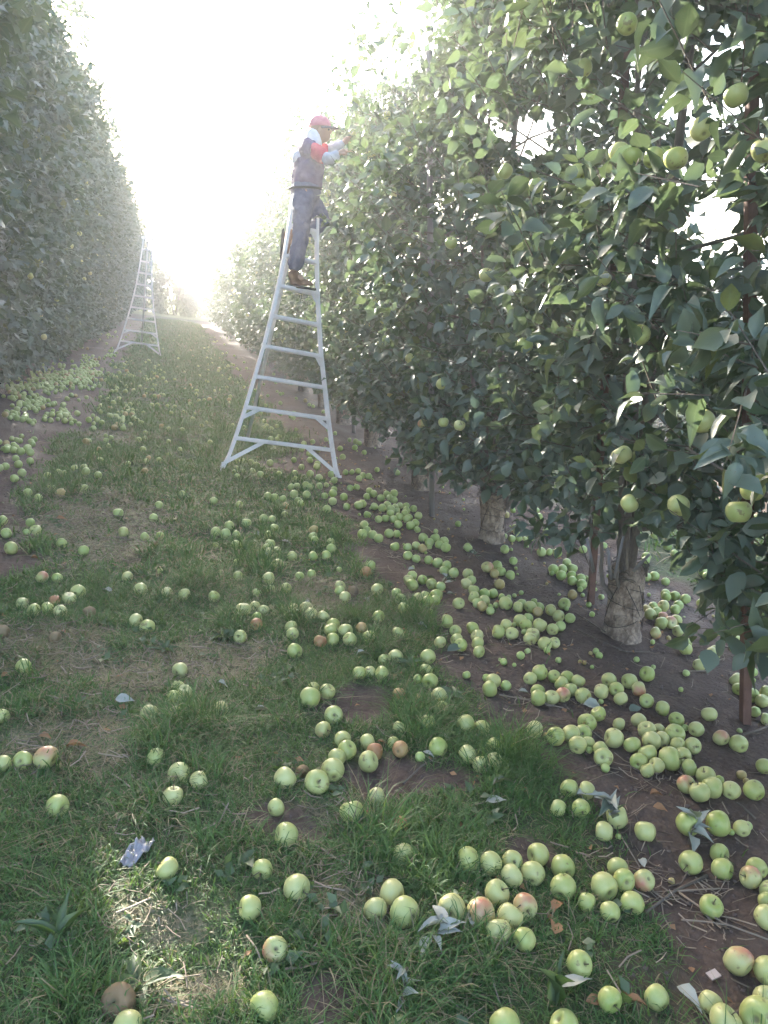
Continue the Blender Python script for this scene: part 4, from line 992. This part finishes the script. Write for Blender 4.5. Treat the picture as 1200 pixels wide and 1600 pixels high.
gar('undersleeve', skin([[(shF.lerp(elF, .6), .062), (elF, .062), (elF.lerp(wrF, .5), .056), (wrF, .044)]], 2, None, .009, 'undersleeve', 2, .018), SHIRT)
gar('neck_cloth', skin([[(nk-Up*.05-Fw*.02, .095), (nk, .078), (nk+Up*.05-Fw*.02, .082), (hd-Fw*.045+Up*.0, .078)]], 2, None, .009, 'neck_cloth', 3, .014), HOOD)
gar('shirt_back', skin([[(chest-Fw*.03+Up*.09, .12), (chest-Fw*.035, .150), (wst.lerp(chest, .45)-Fw*.03, .142)]], 2, None, .010, 'shirt_back', 3, .02), SHIRT)
bm = bmesh.new(); bmesh.ops.create_uvsphere(bm, u_segments=24, v_segments=14, radius=1)
bmesh.ops.delete(bm, geom=[v for v in bm.verts if v.co.z < -.05], context='VERTS')
for v in bm.verts: v.co = Vector(hd+Up*.032) + headM@Vector((v.co.x*.108*(1.0), v.co.y*.088, v.co.z*.105))
me = bpy.data.meshes.new('cap'); bm.to_mesh(me); bm.free(); me.polygons.foreach_set('use_smooth', np.ones(len(me.polygons), bool)); capo = gar('cap', me, CAPM)
sl = capo.modifiers.new('t', 'SOLIDIFY'); sl.thickness = .004
V = []; nseg = 12
for i in range(nseg+1):
    a = (i/nseg-.5)*math.pi*.92
    for rr, dz in ((.0, 0), (.55, -.006), (1.0, -.018)):
        V.append(Vector(hd+Up*.035)+Fw*(math.cos(a)*(.098+.085*rr))+Lt*(math.sin(a)*(.080+.012*rr))+Up*(dz-.012*abs(math.sin(a))))
F = [(i*3+j, i*3+3+j, i*3+4+j, i*3+1+j) for i in range(nseg) for j in range(2)]
bo = link('cap_brim', mesh_np('cap_brim', np.array([tuple(v) for v in V]), np.array(F), BRIM), capo); sl = bo.modifiers.new('t', 'SOLIDIFY'); sl.thickness = .005
def boot(an, fwd, dn, name='boot'):
    fwd = fwd.normalized(); dn = dn.normalized(); R_ = Matrix((fwd, dn.cross(fwd), -dn)).transposed()
    me = skin([[(an-dn*.06, .062), (an, .060), (an+dn*.045+fwd*.02, .056), (an+dn*.058+fwd*.09, .050), (an+dn*.064+fwd*.155, .044), (an+dn*.066+fwd*.19, .034)], [(an+dn*.05-fwd*.045, .044), (an+dn*.055+fwd*.02, .05)]], 2, None, .009, name, 3)
    for v in me.vertices:
        q = (v.co-an).dot(dn)
        if q > .090: v.co -= dn*(q-.090)
    b_ = gar(name, me, BOOT); L = []
    for t in np.linspace(0, 2*math.pi, 24, endpoint=False):
        c, s = math.cos(t), math.sin(t); L.append((.072+.145*c*(1), (.047-.006*c*-1)*s))
    V = []; 
    for dz in (.085, .108):
        for (u_, v_) in L: p = an+dn*dz+fwd*u_+(dn.cross(fwd))*v_; V.append(tuple(p))
    n_ = len(L); F4 = np.array([(k, (k+1) % n_, n_+(k+1) % n_, n_+k) for k in range(n_)]); V += [tuple(an+dn*.085+fwd*.07), tuple(an+dn*.108+fwd*.07)]
    T = np.array([(2*n_, (k+1) % n_, k) for k in range(n_)]+[(2*n_+1, n_+k, n_+(k+1) % n_) for k in range(n_)])
    link('sole', mesh_np('sole', np.array(V), [F4, T], SOLE), b_)
rdir = Vector(LBX)
boot(anN, (rdir*.9+Fw*.5), -Up)
boot(anF-Fw*.02, (Vector((0, 0, -1))*.9-Fw*.1), (-Fw*.95-Up*.2))
# belt
beltpts = [pel+Up*.045+Fw*(.150*math.cos(a))+Lt*(.150*math.sin(a)) for a in np.linspace(0, 2*math.pi, 25)]
V, F = tube_np([tuple(p) for p in beltpts], [.012]*25, 6, cap=False); link('belt', mesh_np('belt', V, F, MAT['rubber']), per)

# ------------------------------------------------------------------ fallen leaves, sprigs, twigs, scraps, weeds
def leaf_obj(name, loc, L, rz, tilt, roll, mat, label=None, group=None, parent=None, w=1.0, cat='leaf'):
    T2 = T_.copy(); T2[:, 1] *= w*(1-.35*T2[:, 0]); T2[:, 2] *= random.uniform(.6, 2.2); T2[:, 1] += random.uniform(-.2, .2)*T2[:, 0]**2; me = mesh_np('leaf_blade', T2, Fs_, mat, {'tint': np.full(len(T2), random.random()*.6), 'rib': rib_})
    o = link(name, me, parent); o.location = loc; o.rotation_euler = Euler((roll, tilt, rz)); o.scale = (L, L, L)
    if label: o['label'] = label; o['category'] = cat
    if group: o['group'] = group
    return o
def gpos(x, y, up=.02): g = ground_at(x, y, up); return Vector((g[0], g[1], gz1(*g)+up))
m = M('withered_leaf', .7, .3); t = m.noise(m.coord('Object'), 3, 4); m.col(m.mix(t, (.30, .31, .26), (.46, .46, .41))); m.translucent((.3, .3, .2), .15); MAT['wither'] = m.m
m = M('rotting_leaf', .7, .3); t = m.noise(m.coord('Object'), 4, 4); m.col(m.mix(t, (.28, .13, .06), (.42, .24, .12))); m.translucent((.3, .15, .06), .15); MAT['rotleaf'] = m.m
FL = [(880, 1540, .085, .3, 'wither', 'broad grey-white fallen leaf lying by the lower right grass'), (1062, 1535, .08, -1.0, 'wither', 'narrow pointed pale leaf at the edge of the grass, bottom right'),
      (703, 1022, .10, .5, 'leaf', 'the big green fallen leaf among apples on the soil edge'), (762, 1252, .075, .1, 'leaf_pale', 'olive fallen leaf on the fine lush grass tuft'), (774, 1226, .075, .5, 'leaf', 'dark bluish leaf on the lush grass tuft'),
      (663, 1172, .05, -.5, 'wither', 'thin curled grey leaf beside the bare soil hollow'), (812, 1080, .055, -.1, 'leaf_pale', 'pale green leaf left of the apple cluster on soil'), (400, 833, .085, -.5, 'leaf_pale', 'the long pale fallen leaf in mid lane grass'),
      (440, 845, .09, -.3, 'leaf_pale', 'wide light green leaf beside the long pale leaf'), (477, 940, .07, -1.0, 'wither', 'the grey fallen leaf standing beside straw and apples'), (163, 918, .07, -.4, 'wither', 'pale grey leaf lying in the left part of the lane'),
      (306, 908, .05, -.7, 'wither', 'small whitish leaf left of the lane middle'), (183, 1090, .07, .05, 'wither', 'folded whitish leaf above the straw patch on the left'), (690, 1146, .05, -.7, 'wither', 'small grey leaf behind a half-hidden apple'),
      (560, 1022, .06, .4, 'leaf_pale', 'light leaf left of the apples at the lane edge'), (915, 1103, .09, -.35, 'leaf_pale', 'long green leaf lying between two apple clusters on soil'), (987, 1110, .07, .6, 'leaf', 'dark leaf behind a single apple right of centre'),
      (905, 1240, .09, .1, 'leaf_pale', 'pale leaf reaching out of the upright sprig'), (640, 893, .06, .3, 'leaf_pale', 'leaf lying over apples left of the second trunk'), (667, 905, .08, .6, 'leaf', 'dark leaf draped across apples on the soil'), (700, 928, .05, .1, 'leaf_pale', 'small leaf right of the draped apples'),
      (730, 925, .05, 0, 'leaf_pale', 'small grey-green leaf left of a row of three apples'), (655, 978, .05, -.5, 'wither', 'pale leaf at the soil edge below the apple clump'), (740, 1447, .05, 1.3, 'wither', 'pale leaf under the blushed apple in the foreground'), (702, 1450, .04, .6, 'wither', 'small pale leaf under the sunlit apple'),
      (570, 938, .05, -.6, 'wither', 'pale curled leaf between two orange apples'), (400, 1105, .06, .2, 'leaf_pale', 'flat pale leaf in the middle of the near grass'), (340, 1065, .055, -.4, 'leaf_pale', 'small light leaf above the lone apple in the grass'), (1010, 1350, .045, 1.5, 'wither', 'white leaf tip standing on an apple at the soil edge'),
      (918, 1560, .055, .2, 'rotleaf', 'orange rotting leaf left of an apple at the bottom edge'), (980, 1556, .05, -.4, 'rotleaf', 'orange rotting leaf right of an apple at the bottom edge'), (870, 1462, .07, 1.4, 'rotleaf', 'brown rotting leaf in the grass below the split apple'), (868, 1425, .06, .8, 'rotleaf', 'dull brown leaf behind the rotting one'),
      (90, 812, .07, .1, 'rotleaf', 'bright orange rotten leaf, uppermost in the left patch'), (78, 845, .07, -.1, 'rotleaf', 'orange brown leaf strip on the left bare patch'), (50, 870, .05, .5, 'rotleaf', 'small orange leaf above the bare soil at left'), (105, 1168, .07, .4, 'rotleaf', 'orange leaf right of the blushed apple at the left edge'),
      (62, 1148, .05, .1, 'rotleaf', 'dull orange leaf behind the blushed apple at left'), (2, 1050, .05, .9, 'rotleaf', 'orange leaf cut by the left picture edge'), (590, 1160, .045, 0, 'rotleaf', 'peach coloured leaf between two apples'), (1018, 1240, .045, .2, 'rotleaf', 'reddish brown leaf on soil below the heap'), (1022, 1262, .05, -.3, 'rotleaf', 'reddish brown leaf on soil above the pale sprig')]
for k, (x, y, L, rz, mt, lab) in enumerate(FL):
    leaf_obj('fallen_leaf', gpos(x-L*150*.3, y, .022 if mt != 'rotleaf' else .012), L, rz-YAW, random.uniform(-.25, .1), random.uniform(-.5, .5), MAT[mt], lab, 'leaves fallen on the ground', w=random.uniform(.85, 1.1))
# loose litter leaves nobody could count
r = np.random.default_rng(31)
P_ = np.column_stack([r.uniform(.7, 3.4, 900), r.uniform(1.2, 9, 900)]); P_ = P_[r.uniform(0, 1, 900) < (1-.7*grass_amount(P_[:, 0], P_[:, 1]))*.6]
P2 = np.column_stack([r.uniform(-1.5, 1.3, 500), r.uniform(1.2, 8, 500)]); P_ = np.vstack([P_, P2[:260]]); n_ = len(P_)
az = r.uniform(0, 6.28, n_); dd_ = np.stack([np.cos(az), np.sin(az), r.normal(0, .2, n_)], 1)
link('leaf_litter', leaves_mesh('leaf_litter', np.column_stack([P_, gz(P_[:, 0], P_[:, 1])+.010]), leaf_frames(dd_, r, 1.6), r.uniform(.015, .04, n_), r.uniform(0, 1, n_), LEAF_LO, MAT['rotleaf']), kind='stuff', label='small brown dead leaf bits over soil and grass', category='leaf litter')

def sprig(loc, n, L, mats, label, seed, up=.5, az0=0, spread=3.0):
    r = random.Random(seed); t = empty('leafy_sprig', loc, label, 'sprig', 'fallen leafy sprigs')
    d = Vector((math.cos(az0), math.sin(az0), up)).normalized(); V, F = tube_np([(0, 0, -.005), tuple(d*.05), tuple(d*.10)], [.004, .003, .002], 6); link('twig', mesh_np('twig', V, F, MAT['twig']), t)
    for k in range(n):
        a = az0+(k/(n-1)-.5)*2*spread+r.uniform(-.25, .25); p = d*(.03+.07*k/n)
        leaf_obj('leaf', p, L*r.uniform(.75, 1.15), a, -r.uniform(.1, 1.0)*up*1.4, r.uniform(-.6, .6), MAT[mats[k % len(mats)]], parent=t, w=r.uniform(.7, 1))
    return t
sprig(gpos(958, 1290, .01), 10, .075, ['leaf_pale', 'wither', 'leaf'], 'upright leafy sprig with pale leaves and apples around it at the grass edge', 1, .9, 1.2)
sprig(gpos(1075, 1312, .012), 8, .072, ['leaf_pale', 'leaf_pale', 'wither'], 'yellow-green pale leafy sprig lying on the soil against an apple', 2, .8, .6)
sprig(gpos(658, 1478, .02), 7, .07, ['wither'], 'wilted grey sprig with narrow leaves in the foreground grass', 3, .25, .3, 2.6)
sprig(gpos(622, 1580, .02), 6, .05, ['wither', 'leaf_pale'], 'small pale sprig over an apple at the bottom edge', 4, .7, 1)
sprig(gpos(690, 915, .02), 7, .07, ['leaf', 'leaf_pale'], 'dark leafy sprig dropped across apples left of the second trunk', 5, .4, .6)
sprig(gpos(748, 870, .01), 5, .05, ['leaf_pale', 'leaf'], 'small leafy sprig on the soil in front of the second trunk', 6, .4, 2)
def weed(loc, n, L, label, seed, up, w=.6, spread=3.1, name='weed'):
    r = random.Random(seed); t = empty(name, loc, label, 'weed', 'broad-leaved weeds in the grass')
    for k in range(n):
        a = (k/n-.5)*2*spread+r.uniform(-.3, .3); leaf_obj('leaf', Vector((0, 0, .0)), L*r.uniform(.7, 1.15), a, -up*r.uniform(.6, 1.2), r.uniform(-.4, .4), MAT['leaf_weed'], parent=t, w=w*r.uniform(.8, 1.2))
weed(gpos(868, 1565, .0), 3, .13, 'upright dock leaf standing tall in the foreground grass', 1, 1.35, .45)
weed(gpos(215, 1530, .01), 7, .10, 'broad green weed in the bottom left grass above the rotten apple', 2, .5, .8)
weed(gpos(95, 1470, .01), 4, .12, 'arching broad grass-like leaf in the lower left corner', 3, .9, .3)
weed(gpos(350, 990, .005), 8, .09, 'low broad-leaved weed left of the lane middle', 4, .4, .7)
weed(gpos(125, 1100, .005), 6, .10, 'broad dark weed beside the straw patch at the left', 5, .35, .7)
weed(gpos(260, 1015, .005), 6, .08, 'light green weed behind the lone apple in the left grass', 6, .5, .6)
weed(gpos(640, 1045, .005), 7, .08, 'weed among apples at the right edge of the grass', 7, .5, .7)
weed(gpos(705, 1095, .005), 6, .09, 'broad weed right of the paired apples on the lane edge', 8, .45, .8)
r = np.random.default_rng(37); C = np.column_stack([r.uniform(-1.3, 1.15, 520), 1.2+7.5*r.uniform(0, 1, 520)**1.3]); gk = (grass_amount(C[:, 0], C[:, 1]) > .6) & (noise2(C[:, 0]*2.3, C[:, 1]*2.3, 71) > .47); C = C[gk]
k_ = 7; idx = np.repeat(np.arange(len(C)), k_); az = r.uniform(0, 6.28, len(idx)); dd_ = np.stack([np.cos(az), np.sin(az), r.uniform(.1, 1.1, len(idx))], 1)
pp = np.column_stack([C[idx]+r.normal(0, .018, (len(idx), 2)), gz(C[idx][:, 0], C[idx][:, 1])+r.uniform(.0, .025, len(idx))])
link('ground_weeds', leaves_mesh('ground_weeds', pp, leaf_frames(dd_, r, 1.0), r.uniform(.018, .048, len(idx)), r.uniform(0, .9, len(idx)), LEAF_LO, MAT['leaf_weed']), kind='stuff', label='low clover and plantain leaves through the near grass', category='weeds')

# bigger twigs lying about
TW = [([(1105, 1365), (1055, 1387), (1010, 1425)], .006, 'the bent dry twig on the soil below the pale sprig'), ([(1060, 1388), (1125, 1387)], .003, 'thin straight straw right of the bent twig'), ([(1062, 1390), (1130, 1440), (1200, 1470)], .0035, 'long thin stem running to the right edge over bare soil'),
      ([(1065, 1435), (1105, 1440), (1145, 1446)], .003, 'thin stem lying level below the long one'), ([(900, 990), (940, 1010), (978, 1025), (1015, 1023)], .004, 'forked fine twig in front of the wire-tied trunk'), ([(905, 968), (930, 985), (945, 996)], .005, 'curved dark twig at the foot of the wire-tied trunk'),
      ([(965, 1290), (1000, 1350)], .003, 'thin stem below the upright sprig'), ([(1110, 1055), (1060, 1057)], .003, 'straight stem behind single small apple on soil'), ([(780, 1085), (840, 1098), (880, 1110)], .0035, 'pale stem below the apple cluster on the soil edge'), ([(630, 1222), (660, 1195), (700, 1175)], .004, 'thin stick crossing the bare soil hollow'),
      ([(1160, 1150), (1180, 1143), (1200, 1138)], .006, 'brown twig at the foot of the rusty post'), ([(1185, 1010), (1178, 1000), (1183, 985)], .006, 'curled dark twig behind the rusty post'), ([(480, 1310), (520, 1340), (545, 1352)], .003, 'dead stem in the grass right of a lone apple'), ([(385, 1460), (400, 1480), (410, 1505)], .0028, 'dead curled stem left of the orange half-hidden apple'),
      ([(680, 1370), (700, 1400), (730, 1450), (760, 1500), (785, 1570)], .0025, 'long thin dead stem running through the foreground grass'), ([(1180, 1280), (1160, 1262), (1150, 1258)], .004, 'reddish stick near the sun fleck at the right edge')]
for pts, r0, lab in TW:
    P3 = []
    for (x, y) in pts: g = ground_at(x, y, .012); P3.append(np.array([g[0], g[1], gz1(*g)+.012+random.uniform(0, .006)]))
    b0 = P3[0]; V, F = tube_np([p-b0 for p in P3], [r0*(1-.5*i/len(P3)) for i in range(len(P3))], 6, .1, np.random.default_rng(2))
    link('twig', mesh_np('twig', V, F, MAT['twig'] if r0 > .0035 else MAT['straw'], {'tint': np.full(len(V), .6)}), None, tuple(b0), label=lab, category='twig', group='twigs on the ground')
# sloping prunings leaning in the fork of the big tied trunk
for (x0, y0, x1, y1, lab) in ((955, 905, 950, 858, 'short cut stick standing at the left of the tied trunk top'), (960, 903, 974, 838, 'long pale cut stick leaning in the top of the tied trunk'), (990, 892, 1015, 866, 'stick leaning out to the right of the tied trunk'), (928, 893, 917, 842, 'thin stick leaning left beside the tied trunk')):
    a = at_depth(x0, y0, 3.76); b1 = at_depth(x1, y1, 3.68); V, F = tube_np([(0, 0, 0), tuple(b1-a)], [.0085, .007], 8, .05, np.random.default_rng(2)); link('cut_stick', mesh_np('cut_stick', V, F, MAT['post']), None, tuple(a), label=lab, category='stick', group='cut sticks in the wire-tied trunk')

# crumpled plastic scrap and paper bit
m = M('plastic_film', .35, .5); m.col((.42, .39, .42)); m.translucent((.5, .5, .55), .3); MAT['plastic'] = m.m
def scrap(loc, sx, sy, h, mat, name, label, seed, rz, n=18):
    u, v = np.meshgrid(np.linspace(-1, 1, n), np.linspace(-1, 1, n)); u = u.ravel(); v = v.ravel()
    ed = .75+.5*noise2(np.arctan2(v, u)*1.5+seed, u*0+seed, seed); x = u*sx*ed; y = v*sy*ed*(.6+.4*np.cos(u*1.3)); z = h*(np.abs(noise2(u*2.6+seed, v*2.6, seed)-.5)*2.2+np.abs(noise2(u*4, v*4+seed, seed+1)-.5)*.5)*(1.15-.6*(u*u+v*v)*.6)
    i = (np.arange(n-1)[:, None]*n+np.arange(n-1)[None]).ravel()
    me = mesh_np(name, np.stack([x, y, z], 1), np.stack([i, i+1, i+n+1, i+n], 1), mat); o = link(name, me, None, loc, label=label, category='litter'); o.rotation_euler = (0, 0, rz); s = o.modifiers.new('t', 'SOLIDIFY'); s.thickness = .0015
scrap(gpos(212, 1338, .006), .060, .026, .034, MAT['plastic'], 'plastic_scrap', 'crumpled whitish plastic scrap in the grass at lower left', 4, 1.0)
m = M('cardboard_bit', .8, .2); m.col((.48, .38, .33)); MAT['card'] = m.m
V, F = box_np((-.014, 0, .006), (.016, .003, .010), .024, .004, (0, 1, 0)); link('card_scrap', mesh_np('card_scrap', V, F, MAT['card'], smooth=False), None, tuple(gpos(1115, 1522, .008)), label='small tan card scrap on the soil left of the large blushed apple', category='litter')

# ------------------------------------------------------------------ haze: air volume added to imitate the veil of lens glare
m = bpy.data.materials.new('haze'); m.use_nodes = True; n = m.node_tree.nodes; l = m.node_tree.links
for q in list(n): n.remove(q)
pv = n.new('ShaderNodeVolumePrincipled'); out = n.new('ShaderNodeOutputMaterial'); pv.inputs['Color'].default_value = (.91, .93, .99, 1)
pv.inputs['Density'].default_value = HAZE_DENSITY; pv.inputs['Anisotropy'].default_value = HAZE_G; l.new(pv.outputs[0], out.inputs['Volume'])
bm = bmesh.new(); bmesh.ops.create_cube(bm, size=1); me = bpy.data.meshes.new('haze'); bm.to_mesh(me); bm.free(); me.materials.append(m)
hz = link('haze', me, kind='stuff', label='pale hazy air added over the orchard to veil it like lens glare', category='haze'); hz.scale = (900, 900, 9.6); hz.location = (0, 0, 9.6/2-2.6)
